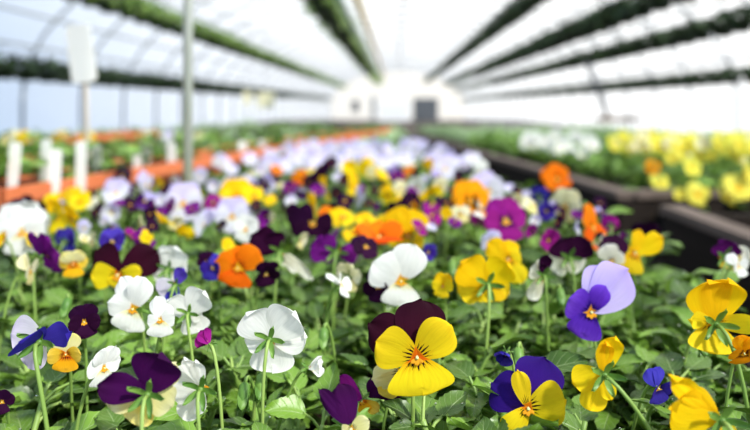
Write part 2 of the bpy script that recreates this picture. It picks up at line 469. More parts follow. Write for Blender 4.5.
# ------------------------------------------------------------------ the flowers: x, y, width, kind, yaw, pitch, roll, distance, own label, folds
FL = [
 # nearest
 (414,350,86,'YB',8,6,13,.362,'big sharp yellow pansy with dark whiskers and two maroon upper petals',(-14,3,6)),
 (384,380,58,'YC',35,-14,30,.400,'purple and pale yellow pansy half hidden behind the big whiskered yellow pansy',None),
 (277,337,66,'W',176,4,4,.385,'tall white pansy seen from behind showing its green star of sepals',(-4,4,6)),
 (151,386,80,'YC',162,-6,-14,.325,'purple and cream pansy seen from behind on a slanting stem',(-34,-6,-14)),
 (192,388,74,'W',-64,4,8,.345,'white pansy in profile right beside the purple and cream one',(10,-6,4)),
 (46,338,80,'BW',142,-4,34,.365,'blue-violet and white pansy seen from behind with folded upper petals',(-30,4,0)),
 (66,354,36,'YO',6,-12,0,.40,'small cream and amber pansy below the blue-violet and white one',None),
 (84,322,34,'D',30,0,0,.415,'near-black pansy peeping from behind the blue-violet and white one',None),
 (104,368,40,'W',60,0,-4,.36,'narrow white pansy seen edge-on beside the small cream and amber one',None),
 (130,303,54,'W',12,0,6,None,'white pansy with yellow eye facing forward below the dark velvet one',(-6,4,6)),
 (194,310,48,'W',168,0,0,None,'white pansy on a pale stem seen from behind beside two other whites',None),
 (163,322,40,'W',24,-6,-6,None,'white pansy with orange eye tucked between two larger whites',None),
 (171,263,44,'W',172,8,-10,None,'round white pansy seen from behind, topmost of the four clustered whites',None),
 (177,288,34,'BW',120,0,30,None,'small white pansy with one violet petal below the round white one',None),
 (276,254,46,'DW',130,16,-24,None,'dark purple pansy in profile with one white petal hanging out sideways',(4,42,40)),
 (266,274,30,'D',30,-30,0,.56,'near-black pansy under the dark purple one with a white petal',None),
 (239,265,44,'O',-14,4,-24,None,'vivid orange pansy standing alone among the leaves',None),
 (229,247,18,'YP',60,30,0,None,None,None),
 (213,268,26,'B',-20,0,0,None,None,None),
 (206,262,20,'D',10,0,0,None,None,None),
 (401,270,58,'W',2,2,10,None,'round white pansy with bright yellow eye above the big whiskered one',(-4,2,4)),
 (329,248,50,'P',52,-14,-20,None,'purple pansy nodding sideways next to the orange and dark ones',(10,16,20)),
 (350,277,30,'C',150,-10,0,.56,None,None),
 (379,238,54,'O',24,62,0,None,'orange pansy seen edge-on behind the round white one',None),
 (404,228,46,'Y',24,14,-12,None,'large yellow pansy directly above the round white one',None),
 (366,247,30,'D',40,30,0,.60,None,None),
 (378,287,32,'D',-20,-10,10,.52,'near-black pansy in the leaves under the round white one',None),
 (341,284,30,'W',74,20,-30,.50,'white pansy seen edge-on beside the small cream one',None),
 (483,281,62,'Y',176,14,0,None,'wide yellow pansy seen from behind, largest of the yellow trio',(-4,6,6)),
 (507,258,48,'Y',20,40,-20,None,'yellow pansy behind the widest of the yellow trio',None),
 (443,286,24,'YP',-30,10,0,None,'small plain yellow pansy, lowest of the yellow trio',None),
 (538,276,44,'DW',-58,4,20,None,'cream pansy in profile with one dark petal beside the yellow trio',None),
 (568,254,48,'DW',172,24,0,None,'cream pansy with a broad near-black top seen from behind',(0,14,20)),
 (590,304,70,'LV',-12,0,-36,None,'large lilac and violet pansy with two broad pale upper petals',(-12,6,10)),
 (612,257,40,'DW',-150,14,0,.60,'cream and near-black pansy between the lilac and the leaning yellow one',None),
 (641,251,58,'Y',-34,10,-52,None,'yellow pansy with black whiskers leaning over at the bed\'s edge',(-10,8,12)),
 (646,236,32,'D',160,30,0,None,'near-black pansy behind the leaning yellow one at the bed\'s edge',None),
 (735,259,46,'DY',62,0,0,None,'purple, yellow and white pansy in profile at the bed\'s corner',(4,6,10)),
 (711,312,76,'Y',178,6,0,.42,'large yellow pansy seen from behind with a green star of sepals',(8,-48,-50)),
 (595,376,76,'YP',-142,4,-24,.345,'plain yellow pansy seen half from behind with long green sepals',(0,4,8)),
 (527,396,80,'YV',-42,4,14,.36,'violet and yellow pansy turned sideways low in the leaves',(-16,-26,4)),
 (506,354,24,'B',-30,-30,20,.40,'small half-open violet pansy above the violet and yellow one',(50,50,50)),
 (728,418,92,'YP',-152,6,-64,.335,'huge plain yellow pansy bending over beneath the large backturned one',(4,-30,-30)),
 (658,388,34,'B',20,-20,0,.39,'deep violet pansy in shade behind the huge plain yellow one',None),
 (744,353,36,'OY',10,-34,0,.385,'small amber pansy with dark throat under the large backturned yellow one',None),
 (350,424,84,'YC',124,-6,-34,.335,'purple pansy with two pointed upper petals nodding at the very bottom',(-20,10,10)),
 (350,392,36,'M',70,20,20,.39,'single magenta pansy under the purple and pale yellow one',(40,40,40)),
 (208,343,28,'M',-120,20,0,.39,'small magenta pansy not yet open beside the tall backturned white one',(50,50,50)),
 (310,368,30,'W',82,10,0,.40,'thin white pansy seen edge-on in the leaves',(60,60,60)),
 (2,402,24,'D',10,0,0,.36,'near-black pansy cut off at the lower corner',None),
 (45,254,46,'P',150,24,10,None,'dark purple pansy drooping over a cream lower petal',(10,10,10)),
 (30,270,30,'C',100,-10,0,.55,None,None),
 (67,240,24,'B',170,10,0,None,'round blue-violet pansy above the drooping dark purple one',None),
 (73,264,28,'YO',20,-10,0,.56,None,None),
 (120,267,66,'YB',4,16,-6,None,'dark velvet pansy with yellow lower petals above the white cluster',(4,4,6)),
 (112,242,26,'B',20,20,0,.62,'blue-violet pansy just over the dark velvet one',None),
 (145,240,24,'P',60,30,30,None,None,None),
 (743,354,22,'Y',0,0,0,.36,None,None),
 (738,266,24,'W',30,0,0,.55,None,None),
 (738,362,20,'OY',0,0,0,.42,None,None),
]
FL = [f for f in FL if f[:2] not in ((743,354),(738,362))]
MID = """
22,232,46,W,10;12,222,32,W,-30;36,219,32,W,150;12,206,28,D,0;31,209,30,D,40;42,213,22,D,0;62,199,32,Y,0;80,202,26,Y,30;57,218,30,YP,150;
73,220,30,Y,-20;62,206,13,L,0;4,240,18,Y,0;33,240,16,YP,20;90,200,20,DW,0;98,197,14,C,0;116,193,30,WV,20;122,176,18,D,0;112,212,22,WV,0;103,213,20,D,20;
104,222,12,L,0;112,228,14,LD,0;140,226,20,C,150;85,238,14,C,0;92,240,16,C,30;118,236,14,LD,0;
147,184,26,L,20;145,201,22,LD,0;160,184,16,YP,160;170,192,22,D,30;183,203,34,WV,-20;162,222,24,YP,160;192,209,18,P,0;154,207,14,M,0;
138,229,22,D,0;131,236,16,M,20;147,238,18,YP,0;185,235,20,YP,150;205,225,28,WV,0;195,191,18,YP,90;213,203,20,M,160;200,176,16,L,0;
232,216,36,WV,0;246,229,30,W,20;236,198,36,Y,0;254,197,28,Y,30;243,192,14,D,0;266,216,18,P,0;274,217,14,C,0;285,206,16,D,0;291,201,16,WV,30;
308,226,46,D,60;333,238,20,P,0;315,208,34,Y,40;328,216,20,O,0;325,190,30,Y,150;343,217,28,Y,0;366,222,26,Y,20;352,186,26,Y,0;350,169,18,YP,0;
365,168,20,YP,30;358,198,22,L,150;345,201,20,D,0;366,204,18,D,20;299,178,18,O,0;276,172,16,O,30;289,188,16,P,0;320,179,24,D,0;331,165,18,D,20;
265,183,18,LD,0;312,170,16,DY,0;302,193,14,LD,0;281,196,12,D,0;256,186,14,LD,20;270,200,14,YP,0;
381,178,20,YP,0;393,173,18,LV,20;405,175,24,O,0;418,187,24,W,30;429,168,18,YP,160;445,168,26,L,170;441,182,24,LD,0;464,166,16,LD,0;
479,173,24,W,20;488,190,34,WV,0;494,178,14,D,0;471,201,40,OY,20;431,196,26,Y,150;418,208,18,OY,0;431,215,30,M,40;411,205,24,D,0;440,186,16,C,0;
460,214,26,C,20;446,203,24,D,40;478,216,12,W,0;506,221,44,M,10;482,222,26,M,150;539,195,24,B,160;546,211,22,B,0;531,205,30,C,30;517,203,20,C,0;
557,179,26,O,0;565,206,34,C,0;571,197,20,D,0;590,216,18,L,160;593,228,38,O,40;575,229,18,WV,0;611,225,20,M,150;548,240,24,M,30;520,193,18,D,0;
400,189,18,C,0;428,252,18,B,0;431,229,12,L,0;381,219,14,YP,30;490,240,24,L,20;353,234,24,YP,0;402,203,16,YP,30;388,196,22,Y,0;
392,212,18,D,0;375,210,16,P,0;458,179,16,D,0;470,184,14,C,0;503,205,14,DW,0;524,214,14,D,0;556,222,18,D,40;582,243,20,DW,160;
226,182,16,WV,0;214,186,16,L,0;240,178,16,L,20;250,174,14,C,0;232,170,14,L,0;286,165,16,L,0;262,172,14,WV,0;180,184,16,L,0;
338,177,14,L,0;375,190,12,D,0;410,165,16,C,0;415,176,12,D,0;452,190,14,D,0;436,176,12,P,0;304,165,14,L,0;130,205,18,D,0;128,190,14,LD,0;
152,226,16,D,0;175,222,16,C,0;220,226,14,D,0;300,240,18,C,0;322,228,22,D,30;50,200,14,Y,0;95,212,12,D,0;84,228,14,L,0;
222,205,16,L,30;250,211,18,L,0;258,225,18,P,0;210,214,18,WV,0;170,206,16,P,0;160,200,14,L,0;270,188,14,L,0;248,183,14,WV,0;278,184,12,C,0;
310,186,14,P,0;336,193,14,D,0;372,173,14,C,0;421,220,16,D,0;398,216,18,Y,0;447,214,14,YP,0;412,195,16,P,0;424,180,14,L,0;
480,204,14,DW,0;495,210,16,L,0;510,190,14,WV,0;527,196,12,L,0;580,206,14,D,0;602,212,14,LD,0;598,240,18,DW,150;622,238,14,P,0;554,208,14,LD,0;535,221,14,WV,0;
140,190,16,D,0;150,214,16,D,0;118,204,14,P,0;161,213,14,P,0;240,205,16,D,0;256,206,14,D,0;275,180,14,D,0;292,212,18,D,0;318,192,16,P,0;335,210,16,D,0;360,190,14,P,0;372,203,16,D,0;384,186,14,D,0;398,178,14,P,0;402,208,18,D,0;
425,206,14,D,0;436,210,14,M,0;452,202,16,D,0;455,222,16,P,0;470,215,16,D,0;484,196,14,P,0;512,208,16,D,0;533,232,16,M,0;563,215,16,D,0;576,216,14,P,0;600,203,14,D,0;615,243,16,D,0;345,180,14,D,0;325,168,14,D,0;308,182,14,D,0;296,190,14,P,0;420,228,18,M,0
"""
cat = []
for f in FL:
    cat.append(dict(px=f[0], py=f[1], w=f[2], k=f[3], yaw=f[4], pitch=f[5], roll=f[6], Y=f[7], label=f[8], folds=f[9], hero=True))
r1 = random.Random(11)
for s in MID.replace('\n', '').split(';'):
    if not s.strip(): continue
    a = s.split(',')
    cat.append(dict(px=float(a[0]), py=float(a[1]), w=float(a[2]) * r1.uniform(.86, 1.08), k=a[3], yaw=float(a[4]) + r1.choice([r1.uniform(-25, 25), r1.uniform(30, 75) * r1.choice([-1, 1])]), pitch=r1.choice([r1.uniform(-10, 25), r1.uniform(25, 60), r1.uniform(-30, 5)]), roll=r1.uniform(-40, 40), Y=None, label=None, folds=None, hero=False))
OWN = {(308,226):'near-black drooping pansy with broad petals seen from the side', (506,221):'large ruffled magenta pansy, broadest of the magenta ones',
       (557,179):'lone orange pansy standing up against the wooden bench', (593,228):'orange pansy tipped sideways at the bed\'s edge by the wooden bench',
       (471,201):'amber pansy with dark throat in the middle of the bed', (213,203):'round pink-magenta pansy just beside the pale pole',
       (22,232):'large white pansy, lowest of the white clump at the bed\'s side', (12,222):'white pansy on the outer side of the white clump',
       (36,219):'white pansy at the back of the white clump', (183,203):'lavender-white pansy right at the foot of the pale pole',
       (232,216):'lavender-white pansy under the two wide yellow ones', (236,198):'wide yellow pansy, first of two beside the pale pole',
       (445,168):'rounded pale lavender pansy standing out before the dark bench'}
for c in cat:
    q = (int(c['px']), int(c['py']))
    if q in OWN:
        c['label'] = OWN[q]; c['w'] *= 1.1
        yy_ = {(308,226): 55, (593,228): 42, (36,219): 150}.get(q, 8)
        c['yaw'] = yy_; c['pitch'] = -16 if q == (308,226) else 10; c['roll'] = {(593,228): -45, (557,179): 35}.get(q, 5); c['folds'] = (-6, 6, 10)
# landmarks for describing the small ones
LM = [(414,350,'the big whiskered yellow pansy'), (277,337,'the tall backturned white pansy'), (401,270,'the round white pansy'), (239,265,'the vivid orange pansy'),
      (590,304,'the large lilac and violet pansy'), (557,179,'the lone orange pansy by the bench'), (188,190,'the foot of the pale pole'),
      (506,221,'the large magenta pansy'), (308,226,'the near-black drooping pansy'), (404,228,'the large yellow pansy'), (120,267,'the dark velvet pansy'),
      (22,232,'the white clump'), (641,251,'the leaning yellow pansy'), (471,201,'the amber pansy with dark throat'), (483,281,'the wide backturned yellow pansy'),
      (45,254,'the drooping dark purple pansy'), (329,248,'the nodding purple pansy'), (593,228,'the tipped orange pansy'), (445,168,'the rounded lavender pansy'), (236,198,'the two wide yellow pansies')]
DIRS = ['to the right of', 'above and right of', 'straight above', 'above and left of', 'to the left of', 'below and left of', 'straight below', 'below and right of']
used = set(c['label'] for c in cat if c['label'])
def colour_of(c): return KIND[c['k']][0]
for c in cat:
    if c['label']: continue
    cands = []
    for (lx, ly, ln) in LM:
        d = math.hypot(c['px'] - lx, (c['py'] - ly) * 1.6)
        if d < 7: continue
        sec = int(round(math.degrees(math.atan2(-(c['py'] - ly) * 1.3, c['px'] - lx)) / 45.0)) % 8
        rank = 0
        for e in cat:
            if e is c or e['k'] != c['k']: continue
            de = math.hypot(e['px'] - lx, (e['py'] - ly) * 1.6)
            se = int(round(math.degrees(math.atan2(-(e['py'] - ly) * 1.3, e['px'] - lx)) / 45.0)) % 8
            if se == sec and 7 <= de < d: rank += 1
        cands.append((d + 70 * rank, rank, sec, ln))
    cands.sort()
    view = '' if abs(c['yaw']) < 50 else (' seen sideways' if abs(c['yaw']) < 125 else ' seen from behind')
    for (d, rank, sec, ln) in cands:
        if rank > 4: continue
        pre = ['nearest', 'second', 'third', 'fourth', 'fifth'][rank]
        sz = 'small ' if c['w'] < 22 else ''
        lab = f"{colour_of(c)} pansy, {pre} one {DIRS[sec]} {ln}"
        if len((sz + lab).split()) <= 16: lab = sz + lab
        if len(lab.split()) > 16: lab = lab.replace('beside, on the ', 'to the ').replace('straight ', '').replace('pansy, ', 'pansy ').replace(' one ', ' ')
        if lab not in used: break
    c['label'] = lab; used.add(lab)

D0 = 0.136
U, S, L_ = 'upper', 'side', 'lower'
# hand-arranged blossoms: centre, distance (0 keeps it), seen from behind?, stem lean, petals (kind, role, direction, length, width, fold)
CUST = {
 (308,226): (313,223,0,0,(.004,0),[(0,U,172,28,26),(0,U,140,22,22),(0,S,352,20,24),(0,S,205,24,18),(0,L_,265,14,22)]),
 (329,248): (337,251,0,1,(0,0),[(0,U,142,22,22),(0,U,168,27,26),(0,S,352,25,21),(0,S,205,18,16),(0,L_,250,12,16)]),
 (414,350): (417,357,.362,0,(.002,0),[(0,U,84,54,50),(0,U,150,57,42),(0,S,160,44,43),(0,S,44,47,41),(0,L_,279,38,66)]),
 (46,338): (44,339,.365,1,(.016,0),[(0,S,172,35,40),(0,L_,238,36,26),(0,U,130,12,42,-66),(0,U,22,42,25,-20)]),
 (151,386): (151,391,.325,1,(.012,-.004),[(0,U,72,47,50),(0,U,166,49,32),(0,S,196,48,28),(0,L_,236,40,36),(0,S,48,38,26),(0,S,325,27,34)]),
 (192,388): (203,386,.345,1,(.018,.004),[(0,U,115,37,13),(0,U,98,31,14),(0,S,178,33,39),(0,L_,238,42,24),(0,S,262,30,12)]),
 (527,396): (528,408,.36,0,(.006,0),[(0,U,64,50,52),(0,U,150,40,42),(0,S,106,40,18),(0,S,12,39,44),(0,L_,228,34,28)]),
 (595,376): (602,372,.345,1,(.045,.01),[(0,U,78,42,25),(0,U,90,35,18),(0,S,200,32,29),(0,L_,256,43,28),(0,S,288,30,16)]),
 (711,312): (712,322,.42,1,(0,0),[(0,U,80,49,46),(0,U,105,48,46),(0,S,163,36,17,-30),(0,S,8,38,20,-30),(0,L_,264,29,52,-20)]),
 (728,418): (717,416,.315,1,(.01,-.01),[(0,U,139,76,22),(0,U,165,58,46),(0,S,150,40,34),(0,L_,302,32,20),(0,S,285,26,14)]),
 (350,424): (351,429,.335,0,(.004,0),[(0,U,135,48,17),(0,U,108,42,28),(0,S,25,20,17),(0,L_,290,20,20),(0,S,200,10,12)]),
 (350,392): (362,401,.39,0,(.004,0),[(0,U,136,32,14),(0,U,150,18,12),('YO',S,330,20,13),('YO',L_,290,12,14)]),
 (384,380): (402,372,.388,0,(0,0),[(0,S,193,31,26),('YO',S,224,31,26),(0,U,222,46,26),(0,U,242,38,26),(0,L_,255,14,16)]),
 (276,254): (281,250,0,1,(-.006,0),[(0,U,150,33,31),(0,U,112,22,20),(0,S,316,44,10),(0,S,305,28,10),(0,L_,296,18,12)]),
 (641,251): (635,253,0,0,(.02,0),[(0,U,22,36,22),(0,U,70,24,13),(0,S,190,14,24),(0,L_,250,21,26),(0,S,330,8,12)]),
 (735,259): (722,256,0,1,(-.022,0),[(0,U,60,18,26),(0,U,110,16,20),(0,S,338,20,20),(0,L_,348,31,28),(0,S,300,12,14)]),
 (568,254): (568,257,0,1,(.006,0),[(0,U,122,23,28),(0,U,42,27,25),(0,S,216,21,24),(0,S,324,19,22),(0,L_,270,14,20)]),
 (538,276): (543,275,0,1,(.006,0),[(0,U,84,23,13),(0,S,150,14,18),(0,L_,246,29,15),(0,S,108,16,8),(0,U,100,14,8)]),
 (612,257): (612,262,.60,0,(0,0),[(0,S,112,19,21),(0,L_,226,23,18),(0,U,72,27,28),(0,U,95,22,20),(0,S,30,14,14)]),
 (401,270): (401,281,.512,0,(0,0),[(0,U,112,30,28),(0,U,95,30,26),(0,S,149,34,36),(0,S,70,39,35),(0,L_,268,25,38)]),
 (130,303): (133,309,0,0,(.004,0),[(0,U,118,34,22),(0,U,88,31,20),(0,S,166,26,22),(0,S,70,34,25),(0,L_,254,23,34)]),
 (277,337): (271,337,.385,1,(0,0),[(0,U,130,36,38),(0,U,50,40,42),(0,S,186,27,30),(0,S,358,36,34),(0,L_,271,38,44)]),
 (171,263): (170,268,0,1,(0,0),[(0,U,72,25,30),(0,U,110,20,22),(0,S,200,20,24),(0,S,20,18,20),(0,L_,250,16,20)]),
 (177,288): (177,284,0,1,(0,0),[('B',U,66,20,14),('B',U,255,18,14),(0,S,196,22,20),(0,L_,230,16,16)]),
 (194,310): (190,312,0,1,(0,0),[(0,U,146,25,24),(0,U,55,30,30),(0,S,200,13,16),(0,S,340,13,16),(0,L_,288,23,30)]),
 (163,322): (160,320,0,0,(0,0),[(0,U,105,23,18),(0,U,60,16,14),(0,S,196,13,16),(0,S,15,15,18),(0,L_,272,17,26)]),
 (239,265): (238,268,0,0,(0,0),[(0,U,95,21,24),(0,U,70,22,22),(0,S,42,28,28),(0,S,164,24,25),(0,L_,258,19,34)]),
 (483,281): (487,283,0,1,(0,0),[(0,U,140,37,36),(0,U,50,31,32),(0,S,196,31,32),(0,S,332,25,22),(0,L_,272,20,36)]),
 (507,258): (508,259,0,0,(0,0),[(0,U,142,25,22),(0,U,80,18,20),(0,S,302,28,20),(0,S,20,14,16),(0,L_,240,14,18)]),
 (404,228): (408,236,0,0,(0,0),[(0,U,132,31,34),(0,U,72,27,32),(0,S,8,17,22),(0,S,176,22,22),(0,L_,272,14,28)]),
 (590,304): (591,312,0,0,(.025,0),[(0,U,42,58,50),(0,U,68,48,36),(0,S,150,26,32),(0,S,62,30,22),(0,L_,248,28,36)]),
 (120,267): (118,275,0,0,(0,0),[(0,U,30,42,34),(0,U,140,36,34),(0,S,182,27,26),(0,S,8,24,16),(0,L_,250,13,18)]),
}
POSE = {(728,418): dict(scl=(1.3, .55, .7), upd=20), (350,424): dict(scl=(1.0, .55, .8)), (414,350): dict(lat=60, scl=(1.02, 1.0, 1.0)), (590,304): dict(scl=(1.35, .76, .78), lean=(.03, .0)), (151,386): dict(upd=46, scl=(1.05, .95, .9), lean=(.016, -.01)),
        (595,376): dict(lean=(.045, .01), scl=(1.15, 1, 1.05)), (711,312): dict(scl=(1.12, 1, 1)), (527,396): dict(scl=(1.15, 1.05, 1)), (192,388): dict(lean=(.02, .01)),
        (46,338): dict(lean=(.02, 0), scl=(1.05, 1, 1)), (641,251): dict(lean=(.02, 0)), (735,259): dict(lean=(-.02, 0)), (276,254): dict(scl=(1.25, .9, .9), lean=(-.005, 0))}
flower_xy = []
for c in cat:
    Y = c['Y']
    if Y is None:
        D = D0 + RNG.uniform(-.008, .008)
        Y = F * D / (c['py'] - VY)
    P = at(c['px'], c['py'], Y)
    W = c['w'] * Y / F
    detail = c['hero'] or c['w'] > 25
    q = (int(c['px']), int(c['py']))
    if q in CUST:
        cx, cy, cY, back, lean, pts = CUST[q]
        Y = cY or F * D0 / (c['py'] - VY)
        pos = at(cx, cy, Y * (1 + (.07 * c['w'] / F if back else 0)))
        make_flower(pos, c['w'] * Y / F, c['k'], 180 if back else 0, 0, 0, c['label'], 'pansies blooming in the flower bed', lean=lean, cust=(back, pts), px=Y / F)
        continue
    make_flower(P, W, c['k'], c['yaw'], c['pitch'], c['roll'], c['label'],
                'pansies blooming in the flower bed', c['folds'] or (RNG.uniform(-30, 25), RNG.uniform(-15, 30), RNG.uniform(-10, 35)), detail, **POSE.get((int(c['px']), int(c['py'])), {}))
    flower_xy.append((P.x, P.y))
NFL = len(cat)

# the pale lavender pansies at the far end of the bed
r2 = random.Random(23)
def bed_left(Y):     # the trough's edge is not parallel to the house
    return -0.635 + (Y - 1.045) * 0.207
def bed_right(Y):
    return 0.34 if Y < 1.15 else max(0.12, 0.34 - (Y - 1.15) * 0.19)
nl = 0; tries = 0; lav_xy = []
while nl < 85 and tries < 6000:
    tries += 1
    Y = r2.uniform(1.55, 2.35); X = r2.uniform(bed_left(Y) + 0.06, bed_right(Y) - .04)
    if X < bed_left(Y) + .05 or any((X - a) ** 2 + (Y - b) ** 2 < 0.048 ** 2 for a, b in lav_xy): continue
    lav_xy.append((X, Y))
    k = r2.choice(['L', 'L', 'L', 'WV', 'WV'])
    P = Vector((X, Y, CAMZ - r2.uniform(.13, .155)))
    make_flower(P, r2.uniform(.036, .048), k, r2.uniform(-50, 50), r2.uniform(0, 40), r2.uniform(-20, 20),
                'small pale lavender-white pansy in the blurred far end of the bed', 'pale pansies at the far end of the bed', detail=False, rng=r2)
    nl += 1

# ------------------------------------------------------------------ leaves
def leaf_geo(L, W, seed, fold=0.18, droop=0.3, cren=0.06, ns=9, nt=6, teeth=6):
    r = random.Random(seed)
    vs, uvs, fs = [], [], []
    ph = r.uniform(0, 6.28); tw = r.uniform(-.12, .12)
    for i in range(ns + 1):
        s = i / ns
        hw = W * 0.5 * (0.10 * (1 - s) + 1.12 * (sin(pi * s ** 0.8)) ** 0.62 * (1 - 0.25 * s)) if s < 1 else 0.0
        if 0.1 < s < 0.97: hw *= 1.0 + cren * (1 if i % 2 else -1)
        for j in range(nt + 1):
            t = 2.0 * j / nt - 1
            x = hw * t
            y = L * s
            z = fold * W * abs(t) ** 1.2 * (0.6 + 0.4 * sin(pi * s)) - droop * L * s * s + 0.05 * W * sin(9 * s + ph) * t * t + tw * W * t * s
            vs.append((x, y, z)); uvs.append((0.5 + 0.5 * t, s))
    for i in range(ns):
        for j in range(nt):
            a = i * (nt + 1) + j
            fs.append((a, a + 1, a + nt + 2, a + nt + 1))
    return vs, fs, uvs

def plant_meshes(seed, n, hmax, spread, Lr, hi=True, mat=None, smat=None, drops=0):
    r = random.Random(seed)
    fo, st, dr = MB(), MB(), MB()
    nstem = 5 if hi else 3
    stems = []
    for k in range(nstem):
        a = 2 * pi * k / nstem + r.uniform(-.4, .4); d = spread * r.uniform(.25, .6)
        h = hmax * r.uniform(.7, .95)
        pts = [Vector((0.004 * cos(a), 0.004 * sin(a), -0.004)), Vector((d * .3 * cos(a), d * .3 * sin(a), h * .4)), Vector((d * .8 * cos(a), d * .8 * sin(a), h * .75)), Vector((d * cos(a), d * sin(a), h))]
        stems.append(pts)
        st.tube(bez(pts, 6 if hi else 3), [.0018] * (7 if hi else 4), 6 if hi else 3)
    for i in range(n):
        pts = stems[i % nstem]
        t = r.uniform(.12, 1.0); kk = 1 - t
        p = pts[0]*kk**3 + pts[1]*3*kk*kk*t + pts[2]*3*kk*t*t + pts[3]*t**3
        az = r.uniform(0, 2 * pi)
        L = r.uniform(*Lr) * (1.15 - .35 * t); W = L * r.uniform(.5, .72)
        pet = L * r.uniform(.25, .7)
        el = radians(r.uniform(5, 45) + 22 * t)
        dirv = Vector((cos(az) * cos(el), sin(az) * cos(el), sin(el)))
        tip = p + dirv * pet
        st.tube([p, p + dirv * pet * .5 + Vector((0, 0, .002)), tip + dirv * L * .06], [.0011, .0010, .0009], 5 if hi else 3, cap=False)
        el2 = el * .55 + radians(r.uniform(-12, 14))
        yv = Vector((cos(az) * cos(el2), sin(az) * cos(el2), sin(el2)))
        xv = Vector((sin(az), -cos(az), 0)); zv = xv.cross(yv)
        roll = r.uniform(-.45, .45)
        xv2 = xv * cos(roll) + zv * sin(roll); zv2 = xv2.cross(yv)
        Mx = Matrix(((xv2.x, yv.x, zv2.x, tip.x), (xv2.y, yv.y, zv2.y, tip.y), (xv2.z, yv.z, zv2.z, tip.z), (0, 0, 0, 1)))
        g = leaf_geo(L, W, r.randrange(9999), r.uniform(.05, .28), r.uniform(.05, .45), .055 if hi else 0.0, 13 if hi else 5, 6 if hi else 2)
        fo.add(*g, 0, Mx)
        if drops and i % 3 == 0:
            for _ in range(drops):
                q = g[0][r.randrange(10, len(g[0]) - 10)]
                rad = r.uniform(.0005, .0011)
                dr.lathe([(0, rad * .85), (rad * .6, rad * .65), (rad, 0.1 * rad), (rad * .9, -rad * .2)], 8, 0, Mx @ Matrix.Translation(q))
    f = fo.mesh('foliage', mat or M['leaf']); s = st.mesh('stalk', smat or M['stem'])
    return f, s, (dr.mesh('water_droplets', M['water']) if drops else None)

near_v = [plant_meshes(100 + k, 80, .070, .080, (.017, .036), True, drops=2) for k in range(6)]
mid_v = [plant_meshes(200 + k, 60, .072, .095, (.020, .040), False) for k in range(6)]
r3 = random.Random(5)
def place_plant(proto, x, y, z, sc, label, cat_, group, name, stalk=True):
    t = thing(name, label, cat_, (x, y, z), r3.uniform(0, 6.28), group)
    t.scale = (sc, sc, sc)
    obj('foliage', proto[0], t)
    if stalk: obj('stalk', proto[1], t)
    if proto[2] is not None:
        d = obj('water_droplets', proto[2], t); d['kind'] = 'stuff'
    return t
def in_view(x, y, m=0.12):
    return (0 - VX) / F * y - m < x < (750 - VX) / F * y + m
y = 0.315; row = 0
while y < 2.5:
    step = 0.085 if y < 1.0 else 0.115
    x = bed_left(max(y, .4)) + 0.07 + (row % 2) * step * .5
    while x < bed_right(y) - .04:
        jx, jy = x + r3.uniform(-.02, .02), y + r3.uniform(-.02, .02)
        if in_view(jx, jy):
            hi = y < 0.72
            place_plant(r3.choice(near_v if hi else mid_v), jx, jy, SOIL, r3.uniform(.88, 1.12) * (1.0 if hi else 1.08),
                        'leafy green pansy plant in the front rows of the flower bed' if hi else 'leafy green pansy plant further back in the flower bed',
                        'plant', 'pansy plants in the front rows' if hi else 'pansy plants further back in the bed', 'pansy_plant')
        x += step
    y += step; row += 1
# plain green plants at the end of the bed
low_v = [plant_meshes(300 + k, 40, .085, .11, (.035, .06), False, M['leaf_pale']) for k in range(4)]
y = 2.62
while y < 5.0:
    x = bed_left(min(y, 3.4)) + 0.12
    while x < bed_right(y) - .04:
        place_plant(r3.choice(low_v), x + r3.uniform(-.03, .03), y + r3.uniform(-.03, .03), SOIL, r3.uniform(.95, 1.2),
                    'soft green bedding plant not in bloom beyond the pansies', 'plant', 'green plants beyond the pansies', 'bedding_plant', False)
        x += 0.2
    y += 0.22

# buds among the near flowers
bud_m = MB()
for k in range(3):
    bud_m.add(*petal_geo(.014, .0035, 400 + k, cup=.3, recurve=-.2, base_w=.6, tipk=1.5, ns=5, nt=3), 0, Matrix.Rotation(2 * pi * k / 3, 4, 'Z') @ Matrix.Translation((0, .002, 0)) @ Matrix.Rotation(radians(70), 4, 'X'))
bud_m.lathe([(0, -.003), (.0032, 0), (.0038, .005), (.0025, .011), (0, .015)], 8)
bud_me = bud_m.mesh('bud_scales', M['sepal'])
for (px, py, Y, side) in [(262,376,.40,-1),(405,120+230,.47,1),(452,262,.62,1),(700,336,.46,-1),(324,330,.47,1),(165,240,.72,1),(518,350,.43,1),(245,385,.39,1),(68,300,.5,-1),(560,290,.55,-1)]:
    P = at(px, py, Y)
    b = Vector((P.x + .01 * side, P.y + .015, SOIL - .004))
    t = thing('pansy_bud', 'closed green pansy bud on a hooked stem among the leaves', 'flower bud', b, 0, 'closed buds among the pansies')
    mb = MB(); L = P - b
    mb.tube(bez([Vector((0, 0, 0)), Vector((0, 0, L.z * .9)), Vector((L.x, L.y, L.z + .016)), L], 8), .0012, 6)
    obj('stem', mb.mesh('stem', M['stem']), t)
    obj('bud', bud_me, t, Matrix.Translation(L) @ Matrix.Rotation(radians(150), 4, 'X'))

# ------------------------------------------------------------------ bed, benches, troughs
def bench(name, label, pts_top, z_top, h, mat_side, mat_top, t=0.03):
    pass

